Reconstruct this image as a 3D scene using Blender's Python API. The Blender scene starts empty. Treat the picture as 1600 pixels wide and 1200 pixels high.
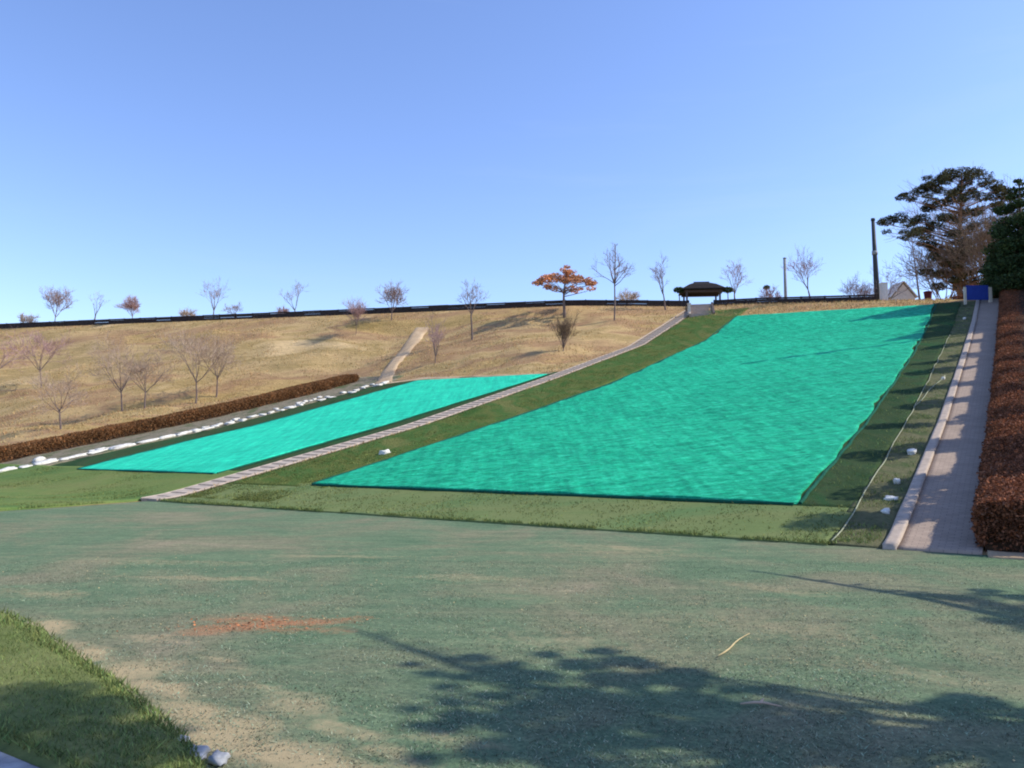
import bpy, math, random
import numpy as np
from mathutils import Vector

PI = math.pi
R = math.radians
scene = bpy.context.scene
COL = scene.collection
rng = np.random.default_rng(7)
random.seed(7)

# ------------------------------------------------------------------ frame of the slope
F, CAM_H, YH = 1250.0, 2.0, 690.0
PITCH = math.atan((YH - 600) / F)
TH = math.atan((1592 - 800) / (F / math.cos(PITCH)))
UX, UY = math.cos(TH), -math.sin(TH)          # across the slope
VX, VY = math.sin(TH), math.cos(TH)           # up the slope
SUN_ELEV = R(40)

def uv_of(x, y):
    return x * UX + y * UY, x * VX + y * VY

def xy_of(u, v):
    return u * UX + v * VX, u * UY + v * VY

_pv = np.arange(-60, 140, 0.25)
_pz = np.interp(_pv, [-200, 16.4, 17.5, 30, 43.2, 57.2, 68.9, 140], [0, 0, .17, 2.7, 5.85, 9.4, 13.4, 40])
_k = np.ones(5) / 5
_pz = np.convolve(np.pad(_pz, 2, 'edge'), _k, 'valid')

def P(v):
    return np.interp(v, _pv, _pz)

def vnoise(x, y, seed=0):
    """smooth 2-D value noise in -1..1 (arrays)"""
    x = np.asarray(x, float); y = np.asarray(y, float)
    xi = np.floor(x).astype(np.int64); yi = np.floor(y).astype(np.int64)
    fx = x - xi; fy = y - yi
    fx = fx * fx * (3 - 2 * fx); fy = fy * fy * (3 - 2 * fy)
    def h(a, b):
        n = (a * 374761393 + b * 668265263 + seed * 1442695041) & 0x7fffffff
        n = ((n ^ (n >> 13)) * 1274126177) & 0x7fffffff
        n = n ^ (n >> 16)
        return (n & 0xffff) / 32767.5 - 1
    a = h(xi, yi); b = h(xi + 1, yi); c = h(xi, yi + 1); d = h(xi + 1, yi + 1)
    return (a * (1 - fx) + b * fx) * (1 - fy) + (c * (1 - fx) + d * fx) * fy

def fbm(x, y, seed=0, n=4):
    s = 0; a = 1.0; t = 0
    for i in range(n):
        s = s + a * vnoise(x * 2 ** i + 17.3 * i, y * 2 ** i - 9.1 * i, seed + i); t += a; a *= .5
    return s / t

def sstep(a, b, x):
    t = np.clip((np.asarray(x, float) - a) / (b - a), 0, 1)
    return t * t * (3 - 2 * t)

V1U = [-300, -97, -75, -60, -47, -29, -24.8, 200]
V1V = [-40, 15, 26, 34, 46, 46, 57.2, 57.2]
VCU = [-300, -97, -53, -35, -24.6, -3, 200]
VCV = [-25, 45, 60, 66, 72.5, 69, 69]
ZCU = [-300, -97, -35, -24.6, -20, -3, 200]
ZCV = [15, 15, 15, 14.9, 14.6, 13.0, 13.0]

def vcrest(u): return np.interp(u, VCU, VCV)
def zcrest(u): return np.interp(u, ZCU, ZCV)

def HZ(u, v):
    u = np.asarray(u, float); v = np.asarray(v, float)
    v1 = np.interp(u, V1U, V1V); vc = vcrest(u); zc = zcrest(u)
    p1 = P(v1)
    m = (zc - p1) / (vc - v1)
    z = np.where(v < v1, P(v), p1 + m * (v - v1))
    k = .35
    z = -k * np.logaddexp(-z / k, -zc / k)
    w = np.maximum(sstep(0, 5, v - v1) * sstep(-24, -30, u), sstep(-47, -53, u) * sstep(10, 20, v))
    z = z + w * sstep(0.5, 4, vc - v) * (.8 * fbm(u / 9, v / 7, 3, 3) + .12 * vnoise(u / 1.3, v / 1.3, 8))
    z = z - .6 * sstep(1.5, 5, v - vc)
    return z

def pos(u, v, dz=0.0):
    x, y = xy_of(u, v)
    return Vector((x, y, float(HZ(u, v)) + dz))

def pray(px, py):
    a = (px - 800) / F; b = (600 - py) / F
    return np.array([a, math.cos(PITCH) - b * math.sin(PITCH), math.sin(PITCH) + b * math.cos(PITCH)])

def cast(px, py):
    """where the ground stands under a picture point; None above the crest"""
    r = pray(px, py)
    t = np.arange(2, 130, .05)
    x = r[0] * t; y = r[1] * t; z = CAM_H + r[2] * t
    u, v = uv_of(x, y)
    below = np.nonzero(z < HZ(u, v))[0]
    if len(below) == 0: return None
    i = below[0]
    return float(u[i]), float(v[i])

def crest_at(px, back=0.0):
    """uv of the crest line on the bearing of picture column px, moved back along the bearing"""
    a = (px - 800) / F
    y = np.arange(40, 140, .05); x = a * y / math.cos(PITCH)
    u, v = uv_of(x, y)
    i = int(np.argmax(v > vcrest(u)))
    s = (y[i] + back) / y[i]
    return uv_of(x[i] * s, y[i] * s)

def depth_of(u, v):
    return xy_of(u, v)[1]

# ------------------------------------------------------------------ materials
def new_mat(name):
    m = bpy.data.materials.new(name); m.use_nodes = True
    nt = m.node_tree; b = nt.nodes['Principled BSDF']
    b.inputs['Specular IOR Level'].default_value = .05
    return m, nt, b

def link(nt, a, b): nt.links.new(a, b)

def noise_node(nt, scale, detail=4, rough=.6, vec=None, dist=0):
    n = nt.nodes.new('ShaderNodeTexNoise')
    n.inputs['Scale'].default_value = scale; n.inputs['Detail'].default_value = detail
    n.inputs['Roughness'].default_value = rough; n.inputs['Distortion'].default_value = dist
    if vec is not None: link(nt, vec, n.inputs['Vector'])
    return n

def obj_coord(nt, scale=(1, 1, 1), rotz=0):
    c = nt.nodes.new('ShaderNodeTexCoord'); mp = nt.nodes.new('ShaderNodeMapping')
    mp.inputs['Rotation'].default_value = (0, 0, rotz); mp.inputs['Scale'].default_value = scale
    link(nt, c.outputs['Object'], mp.inputs['Vector'])
    return mp.outputs['Vector']

def ramp(nt, fac, stops):
    r = nt.nodes.new('ShaderNodeValToRGB'); e = r.color_ramp.elements
    while len(e) < len(stops): e.new(.5)
    for el, (p, c) in zip(e, stops):
        el.position = p; el.color = (*c, 1)
    link(nt, fac, r.inputs['Fac'])
    return r.outputs['Color']

def mix(nt, fac, a, b, mode='MIX'):
    n = nt.nodes.new('ShaderNodeMix'); n.data_type = 'RGBA'; n.blend_type = mode
    for s, v in ((n.inputs[0], fac), (n.inputs[6], a), (n.inputs[7], b)):
        if hasattr(v, 'is_output'): link(nt, v, s)
        elif isinstance(v, tuple): s.default_value = (*v, 1)
        else: s.default_value = v
    return n.outputs[2]

def bump(nt, b, height, strength=.5, dist=.05):
    n = nt.nodes.new('ShaderNodeBump'); n.inputs['Strength'].default_value = strength
    n.inputs['Distance'].default_value = dist
    link(nt, height, n.inputs['Height']); link(nt, n.outputs['Normal'], b.inputs['Normal'])

def ground_mat(name, big, fine, big_scale=.35, fine_scale=9, stretch=(1, 1, 1), rough=.9, bstr=.6, bdist=.04, finefac=.5):
    """two-scale mottled surface: a broad ramp multiplied by a fine one"""
    m, nt, b = new_mat(name)
    v = obj_coord(nt, stretch, TH)
    n1 = noise_node(nt, big_scale, 4, .55, v, .4)
    n2 = noise_node(nt, fine_scale, 6, .7, v)
    c1 = ramp(nt, n1.outputs['Fac'], big)
    c2 = ramp(nt, n2.outputs['Fac'], fine)
    c = mix(nt, finefac, c1, c2, 'MULTIPLY')
    link(nt, c, b.inputs['Base Color']); b.inputs['Roughness'].default_value = rough
    n3 = noise_node(nt, fine_scale * 3, 4, .7, v)
    bump(nt, b, n3.outputs['Fac'], bstr, bdist)
    return m

GREY2 = [(.3, (.45, .45, .45)), (.7, (1.45, 1.45, 1.45))]

def simple_mat(name, col, rough=.7, var=.25, scale=6, bstr=.2, metallic=0):
    m, nt, b = new_mat(name)
    v = obj_coord(nt)
    n = noise_node(nt, scale, 5, .65, v)
    lo = tuple(max(0, c * (1 - var)) for c in col); hi = tuple(min(1, c * (1 + var)) for c in col)
    link(nt, ramp(nt, n.outputs['Fac'], [(.3, lo), (.7, hi)]), b.inputs['Base Color'])
    b.inputs['Roughness'].default_value = rough; b.inputs['Metallic'].default_value = metallic
    if bstr: bump(nt, b, n.outputs['Fac'], bstr, .02)
    return m

def leaf_mat(name, col, transl=.25, var=.5, attr=True):
    m, nt, b = new_mat(name)
    v = obj_coord(nt)
    n = noise_node(nt, 1.1, 3, .6, v)
    lo = tuple(c * (1 - var) for c in col); hi = tuple(min(1, c * (1 + var)) for c in col)
    c = ramp(nt, n.outputs['Fac'], [(.3, lo), (.7, hi)])
    if attr:
        a = nt.nodes.new('ShaderNodeAttribute'); a.attribute_name = 'tint'
        c = mix(nt, 1.0, c, a.outputs['Color'], 'MULTIPLY')
    link(nt, c, b.inputs['Base Color']); b.inputs['Roughness'].default_value = .75
    if transl:
        t = nt.nodes.new('ShaderNodeBsdfTranslucent'); link(nt, c, t.inputs['Color'])
        ms = nt.nodes.new('ShaderNodeMixShader'); ms.inputs[0].default_value = transl
        link(nt, b.outputs[0], ms.inputs[1]); link(nt, t.outputs[0], ms.inputs[2])
        link(nt, ms.outputs[0], nt.nodes['Material Output'].inputs['Surface'])
    return m

M = {}
M['hill'] = ground_mat('dry_hill_grass', [(.30, (.27, .195, .075)), (.40, (.42, .29, .125)), (.47, (.33, .205, .11)), (.55, (.46, .325, .155)), (.62, (.34, .245, .105)), (.72, (.55, .40, .21))],
                       [(.25, (.6, .58, .55)), (.5, (1, 1, 1)), (.75, (1.35, 1.32, 1.3))], .16, 3, (.5, 1.3, 1), .95, .8, .12, .7)
M['turf_dark'] = ground_mat('dark_turf', [(.32, (.045, .10, .022)), (.44, (.105, .125, .034)), (.54, (.055, .115, .028)), (.66, (.13, .14, .045))],
                            [(.25, (.55, .55, .5)), (.75, (1.4, 1.4, 1.3))], .6, 14, (1, .35, 1), .9, .6, .03, .7)
M['turf_shade'] = ground_mat('deep_green_shaded_turf', [(.3, (.02, .055, .02)), (.5, (.042, .068, .028)), (.7, (.022, .08, .028))],  # deep green of its own, darkened further with shade put into the colour
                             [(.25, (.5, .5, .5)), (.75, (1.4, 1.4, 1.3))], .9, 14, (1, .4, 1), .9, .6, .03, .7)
M['turf_light'] = ground_mat('pale_turf', [(.3, (.115, .165, .06)), (.5, (.15, .18, .072)), (.7, (.105, .17, .066))],
                             [(.25, (.75, .75, .7)), (.75, (1.25, 1.25, 1.2))], .5, 16, (.4, 1, 1), .9, .5, .02, .7)
M['grass_left'] = ground_mat('green_grass', [(.3, (.08, .145, .045)), (.5, (.125, .175, .055)), (.7, (.175, .185, .07))],
                             [(.25, (.7, .7, .65)), (.75, (1.3, 1.3, 1.2))], .35, 12, (.5, 1, 1), .9, .6, .03, .7)
M['weedy'] = ground_mat('weedy_verge', [(.3, (.07, .09, .04)), (.5, (.15, .145, .08)), (.7, (.075, .105, .042))],
                        [(.25, (.5, .5, .5)), (.75, (1.4, 1.4, 1.3))], 1.6, 16, (1, .5, 1), .9, .8, .04, .8)
M['gravel_strip'] = ground_mat('grey_green_verge', [(.3, (.10, .12, .06)), (.5, (.23, .195, .14)), (.7, (.085, .11, .05))],
                               [(.25, (.5, .5, .5)), (.75, (1.5, 1.5, 1.5))], .9, 10, (1, .6, 1), .9, .8, .05, .8)
M['dirt'] = ground_mat('tan_dirt', [(.3, (.38, .27, .17)), (.7, (.50, .38, .25))], [(.25, (.7, .7, .7)), (.75, (1.25, 1.25, 1.2))], .9, 9, (1, 1, 1), .95, .6, .03, .7)
M['lawn'] = ground_mat('lawn_ground', [(.3, (.12, .155, .05)), (.7, (.20, .21, .085))], [(.25, (.6, .6, .6)), (.75, (1.3, 1.3, 1.2))], .9, 14, (1, 1, 1), .9, .6, .03, .7)
M['stone'] = simple_mat('pale_stone', (.58, .56, .50), .85, .35, 6, .6)
M['white'] = simple_mat('white_lump', (.66, .65, .60), .8, .2, 14, .5)
M['kerb'] = simple_mat('kerb_stone', (.40, .33, .27), .8, .18, 5, .4)
M['greystone'] = simple_mat('grey_stone', (.33, .34, .35), .85, .3, 8, .5)
M['twig'] = simple_mat('bare_twigs', (.29, .22, .215), .8, .25, 3, 0)
M['twig_pale'] = simple_mat('pale_brown_twigs', (.40, .30, .225), .8, .25, 3, 0)
M['twig_pink'] = simple_mat('budding_twigs', (.36, .235, .225), .8, .25, 3, 0)
M['twig_tan'] = simple_mat('tan_twigs', (.46, .33, .21), .8, .25, 3, 0)
M['twig_brown'] = simple_mat('brown_twigs', (.18, .125, .085), .8, .3, 3, 0)
M['bark'] = simple_mat('grey_bark', (.17, .13, .115), .9, .35, 8, .6)
M['bark_pine'] = simple_mat('pine_bark', (.27, .145, .08), .9, .35, 6, .7)
M['pine'] = leaf_mat('pine_needles', (.07, .068, .034), .12, .4)
M['conifer'] = leaf_mat('conifer_leaves', (.05, .075, .03), .12, .4)
M['brown_leaf'] = leaf_mat('brown_shrub_leaves', (.20, .082, .044), .15, .3)
M['hedge_leaf'] = leaf_mat('brown_hedge_leaves', (.20, .098, .042), .15, .25)
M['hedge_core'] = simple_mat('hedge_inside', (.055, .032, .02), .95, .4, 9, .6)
M['red_leaf'] = leaf_mat('red_leaves', (.48, .24, .13), .4, .35)
M['broad_leaf'] = leaf_mat('broad_leaves', (.045, .075, .025), .2, .4)
M['blade'] = leaf_mat('grass_blades', (.15, .19, .062), .25, .25)
M['dry_blade'] = leaf_mat('dry_grass_blades', (.43, .305, .14), .25, .25)
M['turf_blade'] = leaf_mat('turf_blades', (.13, .15, .045), .15, .4)
M['fibre'] = leaf_mat('mat_fibres', (.18, .21, .14), .1, .3)
M['litter'] = leaf_mat('leaf_litter', (.40, .17, .08), .1, .25)
M['fence'] = simple_mat('dark_fence_wood', (.045, .037, .036), .8, .4, 5, .3)
M['roof'] = simple_mat('dark_roof', (.028, .024, .023), .7, .3, 6, .3)
M['post'] = simple_mat('dark_post', (.10, .08, .075), .7, .3, 6, .2)
M['pale_post'] = simple_mat('pale_post', (.58, .53, .44), .7, .15, 5, .2)
M['pole'] = simple_mat('dark_pole_paint', (.055, .06, .065), .45, .2, 3, .1)
M['pole_grey'] = simple_mat('grey_pole_paint', (.26, .27, .27), .5, .15, 3, .1)
M['cream'] = simple_mat('cream_wall', (.80, .70, .60), .8, .1, 3, .1)
M['blue'] = simple_mat('blue_panel', (.03, .06, .30), .5, .12, 3, .1)
M['darkred'] = simple_mat('dark_red_paint', (.09, .02, .025), .6, .2, 5, .1)
M['rope'] = simple_mat('pale_rope', (.33, .35, .24), .9, .2, 9, .2)
M['straw'] = simple_mat('straw', (.45, .36, .19), .8, .2, 9, .1)
M['step_tread'] = simple_mat('step_tread', (.40, .335, .275), .9, .25, 2.5, .5)
M['step_log'] = simple_mat('step_log', (.35, .285, .23), .9, .3, 6, .4)

# net materials
def net_mat(name, lo, mid, hi, contrast):
    """woven sheet: fine crinkle, faint seams across and drag lines up the slope"""
    m, nt, b = new_mat(name)
    v1 = obj_coord(nt, (.8, 1.7, 1), TH)
    n1 = noise_node(nt, 3.4, 7, .78, v1, .8)
    c = ramp(nt, n1.outputs['Fac'], [(.5 - .17 / contrast, lo), (.5, mid), (.5 + .17 / contrast, hi)])
    va = obj_coord(nt, (2.6, .16, 1), TH - .28)
    na = noise_node(nt, 1.5, 5, .7, va)
    c = mix(nt, .85 * contrast, c, ramp(nt, na.outputs['Fac'], [(.34, (.70, .76, .78)), (.66, (1.32, 1.24, 1.2))]), 'MULTIPLY')
    vb = obj_coord(nt, (.10, 2.6, 1), TH)
    nb = noise_node(nt, 1.7, 5, .75, vb)
    c = mix(nt, .9 * contrast, c, ramp(nt, nb.outputs['Fac'], [(.34, (.66, .73, .75)), (.66, (1.34, 1.26, 1.22))]), 'MULTIPLY')
    v2 = obj_coord(nt, (1, 1, 1), TH)
    n0 = noise_node(nt, .13, 3, .5, v2)
    c = mix(nt, .4, c, ramp(nt, n0.outputs['Fac'], [(.3, (.72, .8, .8)), (.7, (1.25, 1.15, 1.15))]), 'MULTIPLY')
    link(nt, c, b.inputs['Base Color']); b.inputs['Roughness'].default_value = .6
    n2 = noise_node(nt, 12, 6, .8, v1)
    bump(nt, b, n2.outputs['Fac'], .9 * contrast, .05)
    return m
M['net_large'] = net_mat('teal_net_rough', (.006, .19, .10), (.010, .375, .20), (.05, .60, .36), 1.0)
M['net_small'] = net_mat('teal_net_smooth', (.012, .42, .255), (.02, .54, .335), (.05, .66, .43), .9)
M['net_hem'] = simple_mat('net_hem', (.012, .085, .055), .8, .3, 6, .2)

# paver path
m, nt, b = new_mat('paved_path')
v = obj_coord(nt, (1, 1, 1), TH)
br = nt.nodes.new('ShaderNodeTexBrick'); link(nt, v, br.inputs['Vector'])
br.inputs['Scale'].default_value = 1; br.inputs['Brick Width'].default_value = .22; br.inputs['Row Height'].default_value = .11
br.inputs['Mortar Size'].default_value = .006
br.inputs['Color1'].default_value = (.32, .25, .195, 1); br.inputs['Color2'].default_value = (.38, .295, .23, 1); br.inputs['Mortar'].default_value = (.22, .17, .14, 1)
n = noise_node(nt, .9, 5, .65, v)
c = mix(nt, .5, br.outputs['Color'], ramp(nt, n.outputs['Fac'], [(.3, (.75, .75, .75)), (.7, (1.2, 1.2, 1.2))]), 'MULTIPLY')
link(nt, c, b.inputs['Base Color']); b.inputs['Roughness'].default_value = .85
n = noise_node(nt, 40, 4, .7, v); bump(nt, b, n.outputs['Fac'], .3, .01)
M['path'] = m

# worn green apron with stains of their own shape (attributes 'tan' and 'orange')
m, nt, b = new_mat('worn_green_apron')
v = obj_coord(nt, (1, 1, 1), TH)
n1 = noise_node(nt, .33, 6, .65, v, .5)
c = ramp(nt, n1.outputs['Fac'], [(.30, (.09, .15, .088)), (.45, (.12, .172, .104)), (.56, (.16, .176, .112)), (.70, (.225, .205, .14))])
n2 = noise_node(nt, 26, 7, .8, v)
c = mix(nt, .75, c, ramp(nt, n2.outputs['Fac'], [(.34, (.58, .6, .59)), (.5, (1, 1, 1)), (.66, (1.6, 1.52, 1.38))]), 'MULTIPLY')
n5 = noise_node(nt, 5.5, 6, .8, v, .6)
c = mix(nt, .7, c, ramp(nt, n5.outputs['Fac'], [(.34, (.74, .77, .75)), (.5, (1, 1, 1)), (.68, (1.32, 1.27, 1.2))]), 'MULTIPLY')
vs = obj_coord(nt, (.35, 2.2, 1), TH)
n4 = noise_node(nt, 1.3, 5, .7, vs)
c = mix(nt, .6, c, ramp(nt, n4.outputs['Fac'], [(.32, (.70, .74, .74)), (.68, (1.32, 1.25, 1.18))]), 'MULTIPLY')
for an, colr in (('tan', (.42, .33, .19)), ('orange', (.40, .185, .095))):
    a = nt.nodes.new('ShaderNodeAttribute'); a.attribute_name = an
    nn = noise_node(nt, 7, 6, .75, v)
    mt = nt.nodes.new('ShaderNodeMath'); mt.operation = 'MULTIPLY_ADD'
    link(nt, nn.outputs['Fac'], mt.inputs[0]); mt.inputs[1].default_value = 1.6
    sub = nt.nodes.new('ShaderNodeMath'); sub.operation = 'SUBTRACT'; link(nt, a.outputs['Fac'], sub.inputs[0]); sub.inputs[1].default_value = 1.15
    link(nt, sub.outputs[0], mt.inputs[2])
    cl = nt.nodes.new('ShaderNodeClamp'); link(nt, mt.outputs[0], cl.inputs[0]); cl.inputs['Max'].default_value = .85
    c = mix(nt, cl.outputs[0], c, colr)
link(nt, c, b.inputs['Base Color']); b.inputs['Roughness'].default_value = .92
n3 = noise_node(nt, 70, 5, .8, v); bump(nt, b, n3.outputs['Fac'], .7, .015)
M['apron'] = m

# ------------------------------------------------------------------ mesh building
class MB:
    def __init__(s): s.v = []; s.f = []; s.bulkv = []; s.bulkf = []; s.nb = 0; s.tint = []
    def add(s, vs, fs):
        o = len(s.v); s.v.extend([tuple(p) for p in vs]); s.f.extend([tuple(i + o for i in f) for f in fs])
    def box(s, c, size, axes=None):
        ax = axes or (Vector((1, 0, 0)), Vector((0, 1, 0)), Vector((0, 0, 1)))
        c = Vector(c); vs = []
        for k in (-.5, .5):
            for j in (-.5, .5):
                for i in (-.5, .5):
                    vs.append(c + ax[0] * size[0] * i + ax[1] * size[1] * j + ax[2] * size[2] * k)
        s.add(vs, [(0, 2, 3, 1), (4, 5, 7, 6), (0, 1, 5, 4), (2, 6, 7, 3), (0, 4, 6, 2), (1, 3, 7, 5)])
    def tube(s, pts, rad, n=6, cap=True):
        pts = [Vector(p) for p in pts]; vs = []; fs = []
        for i, p in enumerate(pts):
            d = (pts[min(i + 1, len(pts) - 1)] - pts[max(i - 1, 0)]).normalized()
            a = d.orthogonal().normalized() if abs(d.z) > .95 else d.cross(Vector((0, 0, 1))).normalized()
            bb = d.cross(a)
            for k in range(n):
                t = 2 * PI * k / n
                vs.append(p + (a * math.cos(t) + bb * math.sin(t)) * rad[i])
        for i in range(len(pts) - 1):
            for k in range(n):
                fs.append((i * n + k, i * n + (k + 1) % n, (i + 1) * n + (k + 1) % n, (i + 1) * n + k))
        if cap:
            fs.append(tuple(range(n))[::-1]); fs.append(tuple(range((len(pts) - 1) * n, len(pts) * n)))
        s.add(vs, fs)
    def build(s, name, mat, parent=None, smooth=False, loc=None):
        me = bpy.data.meshes.new(name); me.from_pydata(s.v, [], s.f); me.update()
        return link_mesh(name, me, mat, parent, smooth)

def link_mesh(name, me, mat, parent=None, smooth=False):
    me.materials.append(mat)
    if smooth: me.polygons.foreach_set('use_smooth', [True] * len(me.polygons))
    o = bpy.data.objects.new(name, me); COL.objects.link(o)
    if parent is not None: o.parent = parent
    return o

def arr_mesh(name, V, Fq, tint=None, attrs=None):
    """numpy verts and quads/tris to a mesh"""
    me = bpy.data.meshes.new(name)
    V = np.asarray(V, np.float32); Fq = np.asarray(Fq, np.int32)
    nf, k = Fq.shape
    me.vertices.add(len(V)); me.vertices.foreach_set('co', V.ravel())
    me.loops.add(nf * k); me.loops.foreach_set('vertex_index', Fq.ravel())
    me.polygons.add(nf); me.polygons.foreach_set('loop_start', np.arange(0, nf * k, k, dtype=np.int32))
    me.update(calc_edges=True); me.validate()
    if tint is not None:
        a = me.attributes.new('tint', 'FLOAT_COLOR', 'POINT'); a.data.foreach_set('color', np.asarray(tint, np.float32).ravel())
    for n_, arr in (attrs or {}).items():
        a = me.attributes.new(n_, 'FLOAT', 'POINT'); a.data.foreach_set('value', np.asarray(arr, np.float32).ravel())
    return me

def leaf_quads(C, size, aspect=.6, flat=0.0, r=None, tvar=.45):
    """one small leaf-shaped quad at each centre; flat=1 lays them level"""
    r = r or rng
    C = np.asarray(C, float); n = len(C)
    d = r.normal(size=(n, 3)); d[:, 2] *= (1 - flat); d /= np.linalg.norm(d, axis=1)[:, None] + 1e-9
    e = r.normal(size=(n, 3)); e[:, 2] *= (1 - flat)
    e -= d * (e * d).sum(1)[:, None]; e /= np.linalg.norm(e, axis=1)[:, None] + 1e-9
    s = size * r.uniform(.6, 1.3, n)[:, None]
    V = np.empty((n, 4, 3)); V[:, 0] = C - d * s; V[:, 1] = C + e * s * aspect; V[:, 2] = C + d * s; V[:, 3] = C - e * s * aspect
    Fq = np.arange(n * 4).reshape(n, 4)
    t = np.exp(r.normal(0, tvar, n)).clip(.35, 2.2)
    tint = np.ones((n, 4, 4)); tint[:, :, :3] = t[:, None, None]
    hue = r.normal(0, .10, n)
    tint[:, :, 0] *= (1 + hue)[:, None]; tint[:, :, 2] *= (1 - hue)[:, None]
    return V.reshape(-1, 3), Fq, tint.reshape(-1, 4)

def tag(o, label=None, cat=None, group=None, kind=None):
    if label: o['label'] = label
    if cat: o['category'] = cat
    if group: o['group'] = group
    if kind: o['kind'] = kind
    return o

def empty(name, loc, label, cat, group=None, rz=0):
    o = bpy.data.objects.new(name, None); COL.objects.link(o)
    o.location = loc; o.rotation_euler = (0, 0, rz); o.empty_display_size = .2
    return tag(o, label, cat, group)

# ------------------------------------------------------------------ sheets lying on the slope
def sheet_mesh(u0, u1, v0, v1, off, du, dv, jit=0.0, disp=None, skirt=.06, seed=0, ufun=None, attrs=None):
    nu = max(2, int(round((u1 - u0) / du)) + 1); nv = max(2, int(round((v1 - v0) / dv)) + 1)
    s = np.linspace(0, 1, nu); t = np.linspace(0, 1, nv)
    S, T = np.meshgrid(s, t)
    v = v0 + (v1 - v0) * T
    a0 = u0 + jit * fbm(v / 1.7, v * 0 + 3.1, seed, 3); a1 = u1 + jit * fbm(v / 1.7, v * 0 + 8.7, seed + 5, 3)
    if ufun: a0, a1 = ufun(v, a0, a1)
    u = a0 + (a1 - a0) * S
    if jit:
        edge = np.where(T < .5, 1 - np.clip(T * nv / 12, 0, 1), -(1 - np.clip((1 - T) * nv / 12, 0, 1)))
        v = v + jit * edge * 0.8 * fbm(u / 1.5, u * 0 + 5.5, seed + 9, 3)
    z = HZ(u, v) + off
    if disp is not None: z = z + disp(u, v)
    X = u * UX + v * VX; Y = u * UY + v * VY
    V = np.stack([X, Y, z], -1)
    border = np.zeros((nv, nu), bool); border[0] = border[-1] = True; border[:, 0] = border[:, -1] = True
    idx = np.arange(nu * nv).reshape(nv, nu)
    Fq = np.stack([idx[:-1, :-1], idx[:-1, 1:], idx[1:, 1:], idx[1:, :-1]], -1).reshape(-1, 4)
    loop = np.concatenate([idx[0, :], idx[1:, -1], idx[-1, -2::-1], idx[-2:0:-1, 0]])
    Vf = V.reshape(-1, 3); low = Vf[loop] - np.array([0, 0, off + skirt])
    li = np.arange(len(loop)) + len(Vf); nx = np.roll(np.arange(len(loop)), -1)
    Fs = np.stack([loop, li, li[nx], loop[nx]], -1)
    at = None
    if attrs:
        at = {}
        for k, fn in attrs.items():
            a = fn(u, v).ravel(); at[k] = np.concatenate([a, a[loop]])
    return arr_mesh('sheet', np.concatenate([Vf, low]), np.concatenate([Fq, Fs]), attrs=at)

def structure(name, me, mat, smooth=True):
    o = link_mesh(name, me, mat, None, smooth); o['kind'] = 'structure'; return o

# terrain: one sheet to the horizon
gu = np.concatenate([np.arange(-900, -140, 40), np.arange(-140, -62, 1.5), np.arange(-62, 12, .75), np.arange(12, 60, 4), np.arange(60, 901, 40)])
gv = np.concatenate([np.arange(-900, -20, 40), np.arange(-20, 10, 2), np.arange(10, 85, .6), np.arange(85, 130, 3), np.arange(130, 900, 40)])
GU, GV = np.meshgrid(gu, gv)
GZ = HZ(GU, GV) - .02
V = np.stack([GU * UX + GV * VX, GU * UY + GV * VY, GZ], -1).reshape(-1, 3)
ix = np.arange(len(gu) * len(gv)).reshape(len(gv), len(gu))
Fq = np.stack([ix[:-1, :-1], ix[:-1, 1:], ix[1:, 1:], ix[1:, :-1]], -1).reshape(-1, 4)
structure('terrain', arr_mesh('terrain', V, Fq), M['hill'])

# worn apron
def blotches(lst):
    def fn(u, v):
        x, y = xy_of(u, v); a = np.zeros_like(u)
        wx = x + .35 * fbm(x * 1.3, y * 1.3, 21, 3); wy = y + .35 * fbm(x * 1.3, y * 1.3, 31, 3)
        for (cx, cy, rx, ry, rot, s) in lst:
            c, sn = math.cos(rot), math.sin(rot)
            dx = wx - cx; dy = wy - cy
            q = ((dx * c + dy * sn) / rx) ** 2 + ((-dx * sn + dy * c) / ry) ** 2
            a = np.maximum(a, s * np.exp(-q))
        return a
    return fn
def gpt(px, py):
    r = pray(px, py); t = (0 - CAM_H) / r[2]; return r[0] * t, r[1] * t
def bl(px, py, rx, ry, rot=0, s=1):
    x, y = gpt(px, py); return (x, y, rx, ry, rot, s)
along = math.atan2(UY, UX)
lawn_pts = [(60, 985), (120, 1025), (180, 1055), (235, 1085), (290, 1120), (335, 1150), (380, 1172), (430, 1195), (500, 1215)]
tan_list = [bl(a + 26, b_ - 5, .45, .17 + .05 * (i % 3), along, 1.35 + .15 * (i % 2)) for i, (a, b_) in enumerate(lawn_pts)] + [bl(110, 1010, .9, .25, along, .9), bl(220, 1075, .9, .22, along, 1), bl(300, 1120, .8, .2, along, 1), bl(390, 1175, .6, .2, along, 1),
            bl(480, 1110, .55, .28, along, .95), bl(560, 1150, .5, .16, along, 1), bl(640, 1190, .45, .14, along, .9),
            bl(240, 880, 2.6, .5, -.1, .6), bl(60, 930, 1.0, .4, -.2, .75), bl(960, 860, 2.5, 1.0, along, .55), bl(740, 1160, .5, .2, .3, .7),
            bl(230, 995, .5, .15, along, .8), bl(330, 1035, .7, .10, along, .85), bl(430, 1080, .6, .10, along, .9), bl(330, 905, 1.6, .22, -.15, .85), bl(520, 870, 1.8, .25, -.1, .7), bl(980, 858, 1.0, .3, along, .8), bl(730, 905, 1.5, .3, -.3, .65), bl(1200, 920, 1.3, .25, along, .6), bl(900, 1010, 2.2, .8, along, .45), bl(1250, 990, 2.2, .9, along, .5), bl(1400, 1050, 1.4, .5, along, .5)]
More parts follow.
